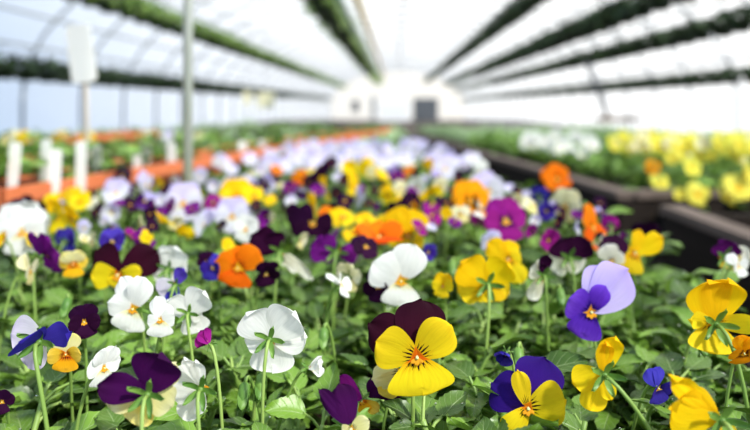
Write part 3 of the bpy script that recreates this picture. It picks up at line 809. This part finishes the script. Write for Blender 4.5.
BL0 = (bed_left(0.2), 0.2)
BR = 0.34
bed = thing('growing_bench', 'long growing bench carrying the flower bed of pansies', 'bench', (0, 0, 0))
def prism(poly, z0, z1, mat, name, parent=None):
    mb = MB(); n = len(poly)
    vs = [(x, y, z0) for x, y in poly] + [(x, y, z1) for x, y in poly]
    fs = [tuple(reversed(range(n))), tuple(range(n, 2 * n))] + [(i, (i + 1) % n, n + (i + 1) % n, n + i) for i in range(n)]
    mb.add(vs, fs)
    return obj(name, mb.mesh(name, mat, False), parent)
poly = [(BL0[0], .2), (BR, .2), (BR, 1.15), (bed_right(2.31), 2.31), (bed_right(2.31), 5.4), (bed_left(3.4), 5.4), (bed_left(3.4), 3.4)]
prism(poly, SOIL - .10, SOIL - .05, M['wood'], 'bench_top', bed)
prism([(BR, .2), (BR + .025, .2), (BR + .025, 1.155), (bed_right(2.31) + .025, 2.32), (bed_right(2.31) + .025, 5.4), (bed_right(2.31), 5.4), (bed_right(2.31), 2.31), (BR, 1.15)], SOIL - .14, SOIL + .005, M['wood'], 'side_board', bed)
prism([(BL0[0], .175), (BR + .025, .175), (BR + .025, .2), (BL0[0], .2)], SOIL - .14, SOIL + .005, M['wood'], 'side_board', bed)
for ly in (.3, 1.1, 3.0, 5.3):
    for lx in ((-.2, BR - .06) if ly < 2 else (.0, .06) if ly > 4 else (-.1, .06)):
        mb = MB(); mb.box((lx - .035, ly - .035, 0), (lx + .035, ly + .035, SOIL - .10))
        obj('leg', mb.mesh('leg', M['wood'], False), bed)
so = prism(poly, SOIL - .05, SOIL, M['soil'], 'potting_soil')
tag(so, 'dark potting soil between the pansy plants in the bed', 'soil', kind='stuff')

# terracotta troughs on the side of the bed, rows at a slant
ax = Vector((0.207, 1.0, 0)).normalized(); nx = Vector((-ax.y, ax.x, 0))   # along, and away from the bed
TZ = CAMZ - 0.138
def trough(L, w=0.17, h=0.055):
    mb = MB()
    pr = [(-w * .5, h), (-w * .40, 0), (w * .40, 0), (w * .5, h), (w * .5 - .012, h), (w * .5 - .02, h - .02), (-w * .5 + .02, h - .02), (-w * .5 + .012, h)]
    n = len(pr); vs = []
    for yy in (-L / 2, L / 2):
        vs += [(x, yy, z) for x, z in pr]
    mb.add(vs, [(i, n + i, n + (i + 1) % n, (i + 1) % n) for i in range(n)] + [tuple(range(n)), tuple(range(2 * n - 1, n - 1, -1))])
    rim = MB()
    rim.box((-w * .5 - .008, -L / 2 - .006, h - .022), (-w * .5 + .006, L / 2 + .006, h + .004)); rim.box((w * .5 - .006, -L / 2 - .006, h - .022), (w * .5 + .008, L / 2 + .006, h + .004))
    rim.box((-w * .5, -L / 2 - .006, h - .022), (w * .5, -L / 2 + .006, h + .004)); rim.box((-w * .5, L / 2 - .006, h - .022), (w * .5, L / 2 + .006, h + .004))
    return mb.mesh('trough_body', M['terracotta'], False), rim.mesh('rim', M['terracotta'], False)
TM = trough(0.74)
row_words = ['edging the flower bed', 'in the second row from the flower bed', 'in the third row from the flower bed', 'in the fourth row from the flower bed']
seed_v = [plant_meshes(500 + k, 34, .085, .10, (.03, .055), False, M['leaf_far']) for k in range(4)]
peach_v = [plant_meshes(520 + k, 30, .085, .10, (.03, .055), False, M['leaf_pale']) for k in range(2)]
gapped = {(1, 2)}
r4 = random.Random(77)
left_table = thing('display_table', 'low table under the rows of terracotta troughs', 'table', (0, 0, 0))
def P_row(rw, s):      # s along the row from Y = 1.55
    return Vector((-0.635, 1.045, 0)) + ax * s + nx * (0.085 + rw * 0.38)
for rw in range(4):
    for k in range(-2, 7):
        c = P_row(rw, 0.38 + k * 0.765)
        if not in_view(c.x, c.y, .45) or c.x > -0.15 - .25 * rw: continue
        if rw and (rw, k) not in ((1, 0), (3, 2)): continue
        t = thing('terracotta_trough', 'long terracotta trough ' + row_words[rw], 'planter', (c.x, c.y, TZ - .055), -math.atan2(ax.x, ax.y), 'terracotta troughs ' + row_words[rw])
        obj('trough_body', TM[0], t); obj('rim', TM[1], t)
        mb = MB(); mb.box((-.066, -.36, .01), (.066, .36, .047)); so2 = obj('soil', mb.mesh('soil', M['soil'], False), t); so2['kind'] = 'stuff'
        for q in range(6):
            p = c + ax * (-.31 + q * .124)
            place_plant(r3.choice(seed_v), p.x, p.y, TZ - .024, r3.uniform(.8, 1.0) if p.y < 1.9 else r3.uniform(.45, .6), 'young green plant growing in a trough ' + row_words[rw], 'plant', 'young plants in troughs ' + row_words[rw], 'trough_plant', False)
# plants standing between the trough rows
for rw in range(5):
    for k in range(24):
        c = P_row(rw * .82, -0.5 + k * 0.21) + nx * .19
        if not in_view(c.x, c.y, .2) or c.x > -.45: continue
        place_plant(r3.choice(seed_v + peach_v), c.x, c.y, TZ - .056, r3.uniform(.8, 1.0) if c.y < 2.0 else r3.uniform(.6, .8), 'low green seedling plant between the terracotta trough rows', 'plant', 'seedlings between the terracotta troughs', 'seedling_plant', False)
a, b, c_, d = P_row(0, -1.3) - nx * .08, P_row(0, 2.95) - nx * .08, P_row(4, 7.0), P_row(4, -1.3)
prism([(a.x, a.y), (b.x, b.y), (c_.x, c_.y), (d.x, d.y)], TZ - .09, TZ - .056, M['wood'], 'tabletop', left_table)
for s in (-1.0, 2.5, 6.5):
    for rw in (.1, 3.7):
        p = P_row(rw, s); mb = MB(); mb.box((p.x - .03, p.y - .03, 0), (p.x + .03, p.y + .03, TZ - .09)); obj('leg', mb.mesh('leg', M['wood'], False), left_table)
# small pale blooms in the far troughs
for k in range(46):
    rw = r4.choice([1, 2, 2, 3, 3]); s = r4.uniform(.4, 6.0)
    c = P_row(rw, s) + nx * r4.uniform(-.05, .2)
    if not in_view(c.x, c.y, 0.0): continue
    P = Vector((c.x, c.y, CAMZ - max(r4.uniform(.07, .10), c.y * .047)))
    k_ = r4.choice(['C', 'YO', 'C', 'YP', 'C', 'L'])
    t = thing('bedding_flower', 'tiny blurred pale bloom among the far terracotta troughs', 'flower', (P.x, P.y, TZ - .056), 0, 'pale blooms in the far troughs')
    obj('blossom', blossom_mesh(k_, r4.randrange(3)), t, Matrix.Translation((0, 0, P.z - TZ + .056)) @ flower_rot(r4.uniform(-40, 40), 20, 0) @ Matrix.Scale(.05, 4))
    mb = MB(); mb.tube([(0, 0, 0), (.004, 0, (P.z - TZ + .056) * .5), (0, .006, P.z - TZ + .056)], .0018, 4); obj('stem', mb.mesh('stem', M['stem']), t)

# lower table by the side wall, full of green plants and pale blooms
wall_table = thing('display_table', 'wide low table of green plants along the trough-side wall', 'table', (0, 0, 0))
prism([(-4.1, 2.6), (-1.75, 2.6), (-1.1, 5.5), (-1.1, 12), (-4.1, 12)], .27, .31, M['wood'], 'tabletop', wall_table)
for yy in (2.8, 7, 11.6):
    for xx in (-3.9, -1.95 if yy < 3 else -1.3):
        mb = MB(); mb.box((xx - .03, yy - .03, 0), (xx + .03, yy + .03, .27)); obj('leg', mb.mesh('leg', M['wood'], False), wall_table)
big_v = [plant_meshes(560 + k, 46, .14, .16, (.05, .10), False, M['leaf_far'] if k % 2 else M['leaf_pale']) for k in range(4)]
yy = 2.8
while yy < 11.8:
    xx = -3.95
    while xx < -1.2:
        if in_view(xx, yy, .2) and xx < -1.85 + (min(yy, 5.5) - 2.6) * .224:
            place_plant(r3.choice(big_v), xx + r3.uniform(-.05, .05), yy + r3.uniform(-.05, .05), .31, r3.uniform(.9, 1.25), 'green plant on the low table along the trough-side wall', 'plant', 'green plants along the trough-side wall', 'potted_plant', False)
            if r4.random() < .35:
                zz = .31 + r4.uniform(.17, .24)
                t = thing('bedding_flower', 'tiny blurred peach bloom along the trough-side wall', 'flower', (xx + .08, yy - .06, .31), 0, 'peach blooms along the trough-side wall')
                obj('blossom', blossom_mesh(r4.choice(['C', 'C', 'YO', 'YP', 'L']), r4.randrange(3)), t, Matrix.Translation((0, 0, zz - .31)) @ flower_rot(r4.uniform(-40, 40), 20, 0) @ Matrix.Scale(.09, 4))
                mb = MB(); mb.tube([(0, 0, 0), (.004, 0, .1), (0, .006, zz - .31)], .003, 4); obj('stem', mb.mesh('stem', M['stem']), t)
        xx += .24
    yy += .3 if yy < 6 else .5
# white plant labels
TAGS = [(10,142,168,12,1.10,'white plant label nearest the edge of the troughs, short and wide'), (43,139,163,11,1.24,'white plant label tilted beside a shorter one in the troughs'), (53,149,178,12,1.15,'white plant label low in the front seedlings, beside a tilted one'),
        (80,141,184,10,1.21,'tallest white plant label standing just behind the orange rim'), (98,141,160,11,1.38,'white plant label squarely upright beyond the tallest one'), (137,155,176,9,1.42,'narrow white plant label halfway between the tallest and the pole'),
        (173,142,168,10,1.56,'white plant label close beside the pale pole'), (143,143,155,11,1.62,'broad small plant label far back among the seedlings'), (243,141,154,8,1.98,'white plant label beyond the pale pole, first of two'), (262,140,152,7,2.12,'white plant label beyond the pale pole, second of two')]
for i, (px, y0, y1, w, Y, lab) in enumerate(TAGS):
    top = at(px, y0, Y); bot = at(px, y1, Y); hw = w * .5 * Y / F
    h = top.z - (TZ - .056)
    t = thing('plant_label', lab, 'plant label', (top.x, Y, TZ - .056), r3.uniform(-.25, .25), 'white labels stuck in the troughs')
    t.rotation_euler.x = r3.uniform(-.05, .05); t.rotation_euler.y = r3.uniform(-.06, .1)
    mb = MB()
    zb = bot.z - (TZ - .056)
    pts = [(-hw * .55, .008), (0, 0), (hw * .55, .008), (hw, max(zb, .012)), (hw, h - .004), (hw - .004, h), (-hw + .004, h), (-hw, h - .004), (-hw, max(zb, .012))]
    n = len(pts); vs = [(x, -.001, z) for x, z in pts] + [(x, .001, z) for x, z in pts]
    mb.add(vs, [tuple(range(n)), tuple(range(2 * n - 1, n - 1, -1))] + [(i, n + i, n + (i + 1) % n, (i + 1) % n) for i in range(n)])
    obj('blade', mb.mesh('blade', M['tag'], False), t)

# the white sign on its stake
Ys = 1.42
s0 = at(81, 24, Ys); s1 = at(81, 83, Ys); sb = at(90, 165, Ys)
sg = thing('sign_on_stake', 'blank white rounded sign on a thin stake, leaning over the troughs', 'sign', (sb.x, Ys, TZ - .056))
hs = (s0.z - s1.z) * .5; ws = 12.5 * Ys / F
mb = MB(); pts = []
for (cx, cz, a0) in [(ws - .012, hs - .012, 0), (-ws + .012, hs - .012, 90), (-ws + .012, -hs + .012, 180), (ws - .012, -hs + .012, 270)]:
    for q in range(6):
        a_ = radians(a0 + q * 18); pts.append((cx + .012 * cos(a_), cz + .012 * sin(a_)))
n = len(pts)
mb.add([(x, -.002, z) for x, z in pts] + [(x, .002, z) for x, z in pts], [tuple(range(n)), tuple(range(2 * n - 1, n - 1, -1))] + [(i, (i + 1) % n, n + (i + 1) % n, n + i) for i in range(n)])
cpos = Vector((s0.x - sb.x, 0, (s0.z + s1.z) * .5 - (TZ - .056)))
obj('sign_panel', mb.mesh('sign_panel', M['tag'], False), sg, Matrix.Translation(cpos) @ Matrix.Rotation(radians(-8), 4, 'Y'))
mb = MB(); mb.tube([(0, .006, -.0), (cpos.x * .5, .006, cpos.z * .5), (cpos.x + .006, .006, cpos.z + .02)], .0055, 8)
obj('stake', mb.mesh('stake', M['stake']), sg)

# the pale pole
Yp = 1.12
pb = at(188, 205, Yp)
pl = thing('support_pole', 'slim pale grey-green pole rising straight out of the flower bed', 'pole', (pb.x, Yp, SOIL - .02))
mb = MB(); mb.tube([(0, 0, 0), (0, 0, 1.8)], .0082, 14); obj('tube', mb.mesh('tube', M['pole']), pl)
mb = MB(); mb.lathe([(0, .07), (.010, .07), (.012, .06), (.012, .02), (.010, .01), (0, .01)], 14); obj('collar', mb.mesh('collar', M['pole']), pl)

# ------------------------------------------------------------------ benches across the aisle
def board_bench(name, label, x0, x1, y0, y1, ztop, near_end):
    t = thing(name, label, 'bench', (x0, y0, 0))
    def part(nm, lo, hi, mat):
        mb = MB(); mb.box(tuple(Vector(lo) - Vector((x0, y0, 0))), tuple(Vector(hi) - Vector((x0, y0, 0))))
        return obj(nm, mb.mesh(nm, mat, False), t)
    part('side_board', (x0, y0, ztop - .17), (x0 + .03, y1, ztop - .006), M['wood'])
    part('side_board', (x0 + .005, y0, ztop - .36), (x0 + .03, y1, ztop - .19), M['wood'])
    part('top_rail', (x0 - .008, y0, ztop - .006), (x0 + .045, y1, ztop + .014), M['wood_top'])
    if near_end:
        part('end_board', (x0 + .03, y0, ztop - .17), (x1, y0 + .03, ztop - .006), M['wood'])
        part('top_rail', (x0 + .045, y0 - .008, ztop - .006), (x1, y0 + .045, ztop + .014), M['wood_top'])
    else:
        part('end_board', (x0 + .03, y1 - .03, ztop - .17), (x1, y1, ztop - .006), M['wood'])
    part('bench_floor', (x0 + .03, y0 + .03, ztop - .14), (x1, y1, ztop - .11), M['black'])
    yy = y0 + .05
    while yy < y1:
        for xx in (x0 + .03, x1 - .08):
            part('leg', (xx, yy, 0), (xx + .06, yy + .06, ztop - .14), M['wood'])
        yy += 2.4
    return t
ZR = CAMZ - .25
board_bench('wooden_bench', 'dark weathered wooden bench across the aisle holding the yellow-flowered trays', .620, 3.3, 1.79, 7.4, ZR, True).rotation_euler.z = radians(7.2)
board_bench('wooden_bench', 'nearer dark wooden bench across the aisle, its end just before the gap', .640, 2.6, .35, 1.55, ZR, False)

tray_mb = MB()
tray_mb.box((-.26, -.14, 0), (.26, .14, .012)); tray_mb.box((-.27, -.15, 0), (-.255, .15, .06)); tray_mb.box((.255, -.15, 0), (.27, .15, .06)); tray_mb.box((-.255, -.15, 0), (.255, -.135, .06)); tray_mb.box((-.255, .135, 0), (.255, .15, .06))
tray_me = tray_mb.mesh('tray_shell', M['black'], False)
soil_mb = MB(); soil_mb.box((-.25, -.13, .012), (.25, .13, .05)); soil_me = soil_mb.mesh('soil', M['soil'], False)
def tray(x, y, z, lab, grp, rz=0.0):
    t = thing('seed_tray', lab, 'tray', (x, y, z), rz, grp)
    obj('tray_shell', tray_me, t); o = obj('soil', soil_me, t); o['kind'] = 'stuff'
right_v = [plant_meshes(600 + k, 40, .10, .11, (.035, .06), False, M['leaf_far']) for k in range(4)]
flat_v = [plant_meshes(620 + k, 36, .07, .10, (.03, .05), False, M['leaf_pale']) for k in range(3)]
r5 = random.Random(99)
def right_flower(x, y, z, k, W, lab, grp, zb, by=0.0):
    t = thing('viola_flower', lab, 'flower', (x, y + by, zb), 0, grp)
    obj('blossom', blossom_mesh(k, r5.randrange(3)), t, Matrix.Translation((0, -by, z - zb)) @ flower_rot(r5.uniform(-70, 50), r5.uniform(0, 35), r5.uniform(-20, 20)) @ Matrix.Scale(W, 4))
    mb = MB(); mb.tube([(0, .02, 0), (.004, .02, (z - zb) * .6), (0, .006 - by, z - zb)] if not by else bez([Vector((0, 0, 0)), Vector((0, -.02, .09)), Vector((0, -by * .8, max(z - zb, 0) + .06)), Vector((0, .006 - by, z - zb))], 8), .0016, 4); obj('stem', mb.mesh('stem', M['stem']), t)
zf = ZR - .11
def sx(Y): return -(Y - 1.79) * .126
KIND['YL'] = ('pale yellow', ('eee96a','e6e256',None), ('f4ec60',None,'f2d428'), ('f4ea5a',None,'eec424'), None, 'f0b020')
y = 1.80
while y < 6.8:
    for i in range(4):
        x = 1.0 + i * .56 + sx(y + .16)
        if not in_view(x, y, .5): continue
        if y < 1.70: continue
        yellow = y < 3.0
        whites = 3.0 <= y < 4.6
        tray(x, y + .16, zf, 'black seed tray with soil on the far wooden bench', 'black trays on the far wooden bench', radians(7.2))
        for qx in (-.06, .08, .21):
            for qy in (-.06, .07):
                if y > 5 and qy < 0: continue
                place_plant(r5.choice(right_v if y < 4.6 else flat_v), x + qx + r5.uniform(-.02, .02), y + .16 + qy, zf + .05, r5.uniform(.85, 1.1) * (1.0 if y < 4.6 else 1.25),
                            'leafy green viola plant in a tray on the far wooden bench' if y < 4.6 else 'flat green bedding plant far along the wooden bench', 'plant',
                            'viola plants in trays across the aisle' if y < 4.6 else 'green plants far along the wooden bench', 'viola_plant' if y < 4.6 else 'bedding_plant', False)
    y += .33
# yellow violas: a dense bank of blooms
n = 0
while n < 205:
    Y = r5.uniform(1.85, 3.2); X = r5.uniform(.86, 2.0)
    px = VX + X / Y * F
    if X < .86 + sx(Y) or not (612 < px < 775): continue
    if 700 < px < 712 and Y > 2.1: continue
    right_flower(X, Y, CAMZ - max(r5.uniform(.09, .175), Y * r5.uniform(.047, .066)), r5.choice(['YL', 'YL', 'YL', 'C']), r5.uniform(.05, .066), 'pale yellow viola in the dense bank on the wooden bench', 'pale yellow violas on the wooden bench', zf + .05); n += 1
n = 0
while n < 55:
    Y = r5.uniform(2.7, 3.8); X = r5.uniform(.55, 1.2)
    px = VX + X / Y * F
    if X < .80 + sx(Y) or not (525 < px < 600): continue
    right_flower(X, Y, CAMZ - r5.uniform(.16, .22), 'W', r5.uniform(.05, .06), 'small white viola in the patch beyond the yellow bank', 'white violas beyond the yellow ones', zf + .05); n += 1
# violas hanging over the tray edge near the gap
for (px, py, w, k, Y, lab) in [(653,167,16,'OY',1.95,'amber viola hanging low at the front of the yellow bank'), (661,182,20,'YL',1.9,'pale yellow viola hanging over the tray edge below the amber one'),
                        (698,194,26,'YL',1.70,'pale yellow viola drooping lowest over the bench gap'), (690,168,22,'YL',1.8,'pale yellow viola just over the lowest drooping one'),
                        (738,188,30,'YL',1.66,'large pale yellow viola at the bench end, lower of two'), (728,196,22,'YL',1.68,'pale yellow viola beside the large one at the bench end'), (745,175,24,'YL',1.68,'pale yellow viola at the bench end, upper of two'), (680,195,14,'YL',1.72,'greenish-yellow viola beside the lowest drooping one')]:
    p = at(px, py, Y); right_flower(p.x, p.y, p.z, k, w * Y / F, lab, 'violas hanging over the tray edge', zf + .03, max(0.0, 1.87 - Y) + .001)
# leafy violas that spill over by the gap, and the nearer bench's trays
for (x, y) in [(.86, 1.90), (.98, 1.88), (1.10, 1.90), (1.22, 1.88), (1.34, 1.90)]:
    place_plant(r5.choice(right_v), x, y, zf + .02, 1.0, 'leafy viola plant at the near end of the far wooden bench', 'plant', 'viola plants at the bench end', 'viola_plant', False)
for y in (.6, .93, 1.26):
    for x in (.95, 1.51):
        tray(x, y, zf, 'empty black seed tray on the nearer wooden bench', 'black trays on the nearer wooden bench')

# ------------------------------------------------------------------ the greenhouse
XC, HW, ZS, RISE = 0.2, 4.7, 1.15, 2.35
Y0, Y1 = -4.0, 46.0
def arc(n=28, off=0.0):
    out = [(XC - HW - off, 0.0), (XC - HW - off, ZS * .5)]
    for i in range(n + 1):
        a = pi - pi * i / n
        out.append((XC + (HW + off) * cos(a), ZS + (RISE + off) * sin(a)))
    out += [(XC + HW + off, ZS * .5), (XC + HW + off, 0.0)]
    return out
mb = MB(); mb.box((-9, -6, -.06), (9.4, 50, 0)); fl = struct('floor', mb.mesh('floor', M['floor'], False), 'dark gravel floor of the greenhouse')
ar = arc()
def film_strip(i0, i1, name, label):
    mb = MB(); vs = []
    ys = [Y0 + (Y1 - Y0) * k / 12 for k in range(13)]
    pts = ar[i0:i1 + 1]
    for yy in ys:
        vs += [(x, yy, z) for x, z in pts]
    n = len(pts); fs = []
    for k in range(12):
        for i in range(n - 1):
            fs.append((k * n + i, k * n + i + 1, (k + 1) * n + i + 1, (k + 1) * n + i))
    mb.add(vs, fs); return struct(name, mb.mesh(name, M['film'], True), label)
film_strip(0, 8, 'wall_left', 'translucent film side wall on the trough side')
film_strip(8, 24, 'roof', 'arched roof of translucent greenhouse film')
film_strip(24, len(ar) - 1, 'wall_right', 'translucent film side wall behind the wooden benches')
for yy, nm, lb in ((Y1, 'wall_back', 'far end wall of white film'), (Y0, 'wall_front', 'near end wall of white film behind the viewpoint')):
    mb = MB(); mb.add([(x, yy, z) for x, z in ar], [tuple(range(len(ar)))]); struct(nm, mb.mesh(nm, M['endwall'], False), lb)
hoop_mb = MB(); ari = arc(28, -.03)
hoop_mb.tube([(x, 0, z) for x, z in ari], .022, 8)
hoop_me = hoop_mb.mesh('roof_hoop', M['steel'])
yy = Y0 + .2; 
while yy < Y1:
    o = struct('roof_hoop', hoop_me, 'bent steel hoop carrying the greenhouse film'); o.location.y = yy
    yy += 1.45
for th, rad in ((90, .024), (66, .018), (114, .018), (44, .018), (136, .018), (24, .018), (156, .018), (6, .02), (174, .02)):
    a = radians(th); x, z = XC + (HW - .07) * cos(a), ZS + (RISE - .07) * sin(a)
    mb = MB(); mb.tube([(x, Y0, z), (x, Y1, z)], rad, 8); o = struct('roof_purlin', mb.mesh('roof_purlin', M['steel']), 'straight steel purlin under the roof film')
# end wall features
def wall_box(name, lab, px0, px1, py0, py1, d, mat, Yw=45.9):
    p, q = at(px0, py0, Yw), at(px1, py1, Yw)
    mb = MB(); mb.box((p.x, Yw - d, max(q.z, 0.0)), (q.x, Yw, p.z)); return struct(name, mb.mesh(name, mat, False), lab)
wall_box('door_1', 'white sliding door in the far end wall', 379, 410, 101, 136, .06, M['white_panel'])
wall_box('window_1', 'dark vent opening high in the far end wall', 413, 438, 98, 123, .10, M['steel_dark'])
wall_box('trim_1', 'grey door post in the far end wall', 371, 376, 96, 136, .12, M['steel'])
wall_box('window_2', 'small dark vent in the far end wall beside the door post', 352, 359, 100, 112, .10, M['steel_dark'])

# hanging baskets along pipes
def basket_meshes(seed, mat, n=70, r=.20, lo=False):
    rr = random.Random(seed); mb = MB()
    for i in range(n):
        az = rr.uniform(0, 2 * pi); el = rr.uniform(-.7, 1.4)
        p = Vector((cos(az) * cos(el) * r * rr.uniform(.55, 1), sin(az) * cos(el) * r * rr.uniform(.55, 1), .02 + sin(el) * r * .55 * rr.uniform(.7, 1)))
        L = rr.uniform(.07, .12)
        az2 = az + rr.uniform(-.8, .8); e2 = rr.uniform(-.9, .6)
        yv = Vector((cos(az2) * cos(e2), sin(az2) * cos(e2), sin(e2))); xv = Vector((sin(az2), -cos(az2), 0)); zv = xv.cross(yv)
        mb.add(*leaf_geo(L, L * .7, rr.randrange(999), .15, .35, 0.0, 4, 2), 0, Matrix(((xv.x, yv.x, zv.x, p.x), (xv.y, yv.y, zv.y, p.y), (xv.z, yv.z, zv.z, p.z), (0, 0, 0, 1))))
    return mb.mesh('foliage', mat)
pot_mb = MB(); pot_mb.lathe([(0, -.15), (.09, -.15), (.13, -.02), (.135, .0), (.12, .0), (.11, -.03), (0, -.03)], 14); pot_me = pot_mb.mesh('pot', M['basketpot'])
def hang_mesh(h):
    mb = MB()
    for k in range(3):
        a = 2 * pi * k / 3; mb.tube([(.13 * cos(a), .13 * sin(a), 0), (0, 0, h - .04)], .003, 4)
    mb.tube([(0, 0, h - .04), (0, 0, h - .02), (.012, 0, h), (0, 0, h + .012)], .004, 4)
    return mb.mesh('hanger', M['steel_dark'])
hang_me = hang_mesh(.26)
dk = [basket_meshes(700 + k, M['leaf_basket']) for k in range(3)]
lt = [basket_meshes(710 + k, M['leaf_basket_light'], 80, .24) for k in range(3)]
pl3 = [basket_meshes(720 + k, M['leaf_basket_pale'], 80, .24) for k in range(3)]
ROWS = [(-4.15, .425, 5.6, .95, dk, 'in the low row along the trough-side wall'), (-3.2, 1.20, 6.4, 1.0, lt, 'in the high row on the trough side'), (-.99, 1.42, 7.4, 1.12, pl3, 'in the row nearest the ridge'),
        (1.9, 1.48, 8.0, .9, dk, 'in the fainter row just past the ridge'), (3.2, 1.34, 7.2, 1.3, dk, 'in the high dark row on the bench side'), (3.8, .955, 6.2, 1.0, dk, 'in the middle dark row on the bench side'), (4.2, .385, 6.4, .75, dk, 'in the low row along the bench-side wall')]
for (X, Z, ys, sc, pool, words_) in ROWS:
    z = CAMZ + Z
    mb = MB(); mb.tube([(0, 0, 0), (0, 42.0, 0)], .018, 8)
    p = obj('hanging_pipe', mb.mesh('hanging_pipe', M['steel'])); p.location = (X, Y0 + 4.0, z + .27 * sc)
    tag(p, 'long steel pipe carrying the hanging baskets ' + words_, 'pipe')
    step = .46 * sc if sc > .8 else .42
    y = ys
    while y < 41:
        t = thing('hanging_basket', 'leafy green hanging basket ' + words_, 'hanging basket', (X + r5.uniform(-.02, .02), y, z), r5.uniform(0, 6.28), 'hanging baskets ' + words_)
        s_ = sc * r5.uniform(.9, 1.1); t.scale = (s_, s_, sc)
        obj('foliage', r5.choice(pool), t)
        if y < 26: obj('pot', pot_me, t)
        if y < 14: obj('hanger', hang_me, t)
        y += step * (1 if y < 14 else 1.5 if y < 24 else 2.2)
# ventilation tube and pipe along the ridge row
mb = MB(); mb.tube([(0, k * 2.4, 0.01 * (k % 2)) for k in range(9)], .05, 14)
p = obj('ventilation_tube', mb.mesh('ventilation_tube', M['teal'])); p.location = (-.66, 5.5, CAMZ + 1.25); tag(p, 'pale teal air tube running the length of the roof', 'tube')
mb = MB(); mb.tube([(0, 0, 0), (0, 24.2, 0)], .045, 10)
p = obj('irrigation_pipe', mb.mesh('irrigation_pipe', M['ylw'])); p.location = (-.47, 5.5, CAMZ + 1.30); tag(p, 'straight yellow pipe beside the pale teal air tube', 'pipe')
# bracket and brown board by the wall
Yb = 10.5
hb = at(608, 117, Yb)
t = thing('hanging_shelf', 'brown board on a dark slanting bracket by the bench-side wall', 'shelf', hb)
e = at(586, 62, Yb) - hb
mb = MB(); mb.tube([(0, 0, 0), tuple(e * .4), tuple(e)], .035, 8); obj('bracket', mb.mesh('bracket', M['steel_dark']), t)
mb = MB(); mb.box((-.16, -.2, -.07), (.46, .2, .0)); obj('board', mb.mesh('board', M['brown'], False), t)
# pale yellow cards far along the trough-side wall
for (px, py, w, h, Y, lab) in [(266,100,17,16,12.0,'pale yellow square card hanging by the trough-side wall'), (247,98,8,14,12.5,'narrow pale card hanging beside the square yellow one')]:
    c = at(px, py, Y); mb = MB(); hw, hh = w * .5 * Y / F, h * .5 * Y / F
    mb.box((-hw, -.01, -hh), (hw, .01, hh))
    t = thing('sticky_card', lab, 'card', c); obj('card_face', mb.mesh('card_face', plain('card_%d' % px, 'f2e8b8', 'f6f0d0', 4, .5, .3), False), t)
    mb = MB(); mb.tube([(0, 0, hh), (0, 0, hh + 1.86)], .004, 4); obj('string', mb.mesh('string', M['steel_dark']), t)

# ------------------------------------------------------------------ light, sky, camera
w = bpy.data.worlds.new('sky'); SC.world = w; w.use_nodes = True
nt = w.node_tree; nt.nodes.clear()
o = nt.nodes.new('ShaderNodeOutputWorld'); bg = nt.nodes.new('ShaderNodeBackground'); nt.links.new(bg.outputs[0], o.inputs[0])
tc = nt.nodes.new('ShaderNodeTexCoord')
sd = Vector((.32, .82, .46)).normalized()
dp = nt.nodes.new('ShaderNodeVectorMath'); dp.operation = 'DOT_PRODUCT'; nt.links.new(tc.outputs['Generated'], dp.inputs[0]); dp.inputs[1].default_value = sd
mr = nt.nodes.new('ShaderNodeMapRange'); mr.interpolation_type = 'SMOOTHSTEP'; nt.links.new(dp.outputs['Value'], mr.inputs[0]); mr.inputs[1].default_value = .40; mr.inputs[2].default_value = .97
mx = nt.nodes.new('ShaderNodeMix'); mx.data_type = 'RGBA'; nt.links.new(mr.outputs[0], mx.inputs[0])
mx.inputs[6].default_value = (.60, .775, 1.02, 1); mx.inputs[7].default_value = (1.65, 1.60, 1.50, 1)
nt.links.new(mx.outputs[2], bg.inputs[0]); bg.inputs[1].default_value = .95
sun = bpy.data.lights.new('sun', 'SUN'); so_ = bpy.data.objects.new('sun', sun); COL.objects.link(so_)
sun.energy = 6.0; sun.angle = radians(5); sun.color = (1.0, .96, .88)
so_.rotation_euler = Vector((.55, -.48, .72)).to_track_quat('Z', 'Y').to_euler()

cam = bpy.data.cameras.new('camera'); co = bpy.data.objects.new('camera', cam); COL.objects.link(co); SC.camera = co
co.location = (0, 0, CAMZ); co.rotation_euler = (radians(90), 0, 0)
cam.sensor_width = 36; cam.lens = 36 * F / 750
cam.shift_x = -(VX - 375) / 750.0; cam.shift_y = -(215 - VY) / 750.0
cam.clip_start = .02; cam.clip_end = 200
cam.dof.use_dof = True; cam.dof.focus_distance = .375; cam.dof.aperture_fstop = 4.4
SC.view_settings.view_transform = 'Standard'; SC.view_settings.look = 'None'; SC.view_settings.gamma = 1.0; SC.view_settings.exposure = 0.08
SC.view_settings.use_curve_mapping = False
SC.cycles.max_bounces = 8; SC.cycles.transparent_max_bounces = 12; SC.cycles.sample_clamp_indirect = 6
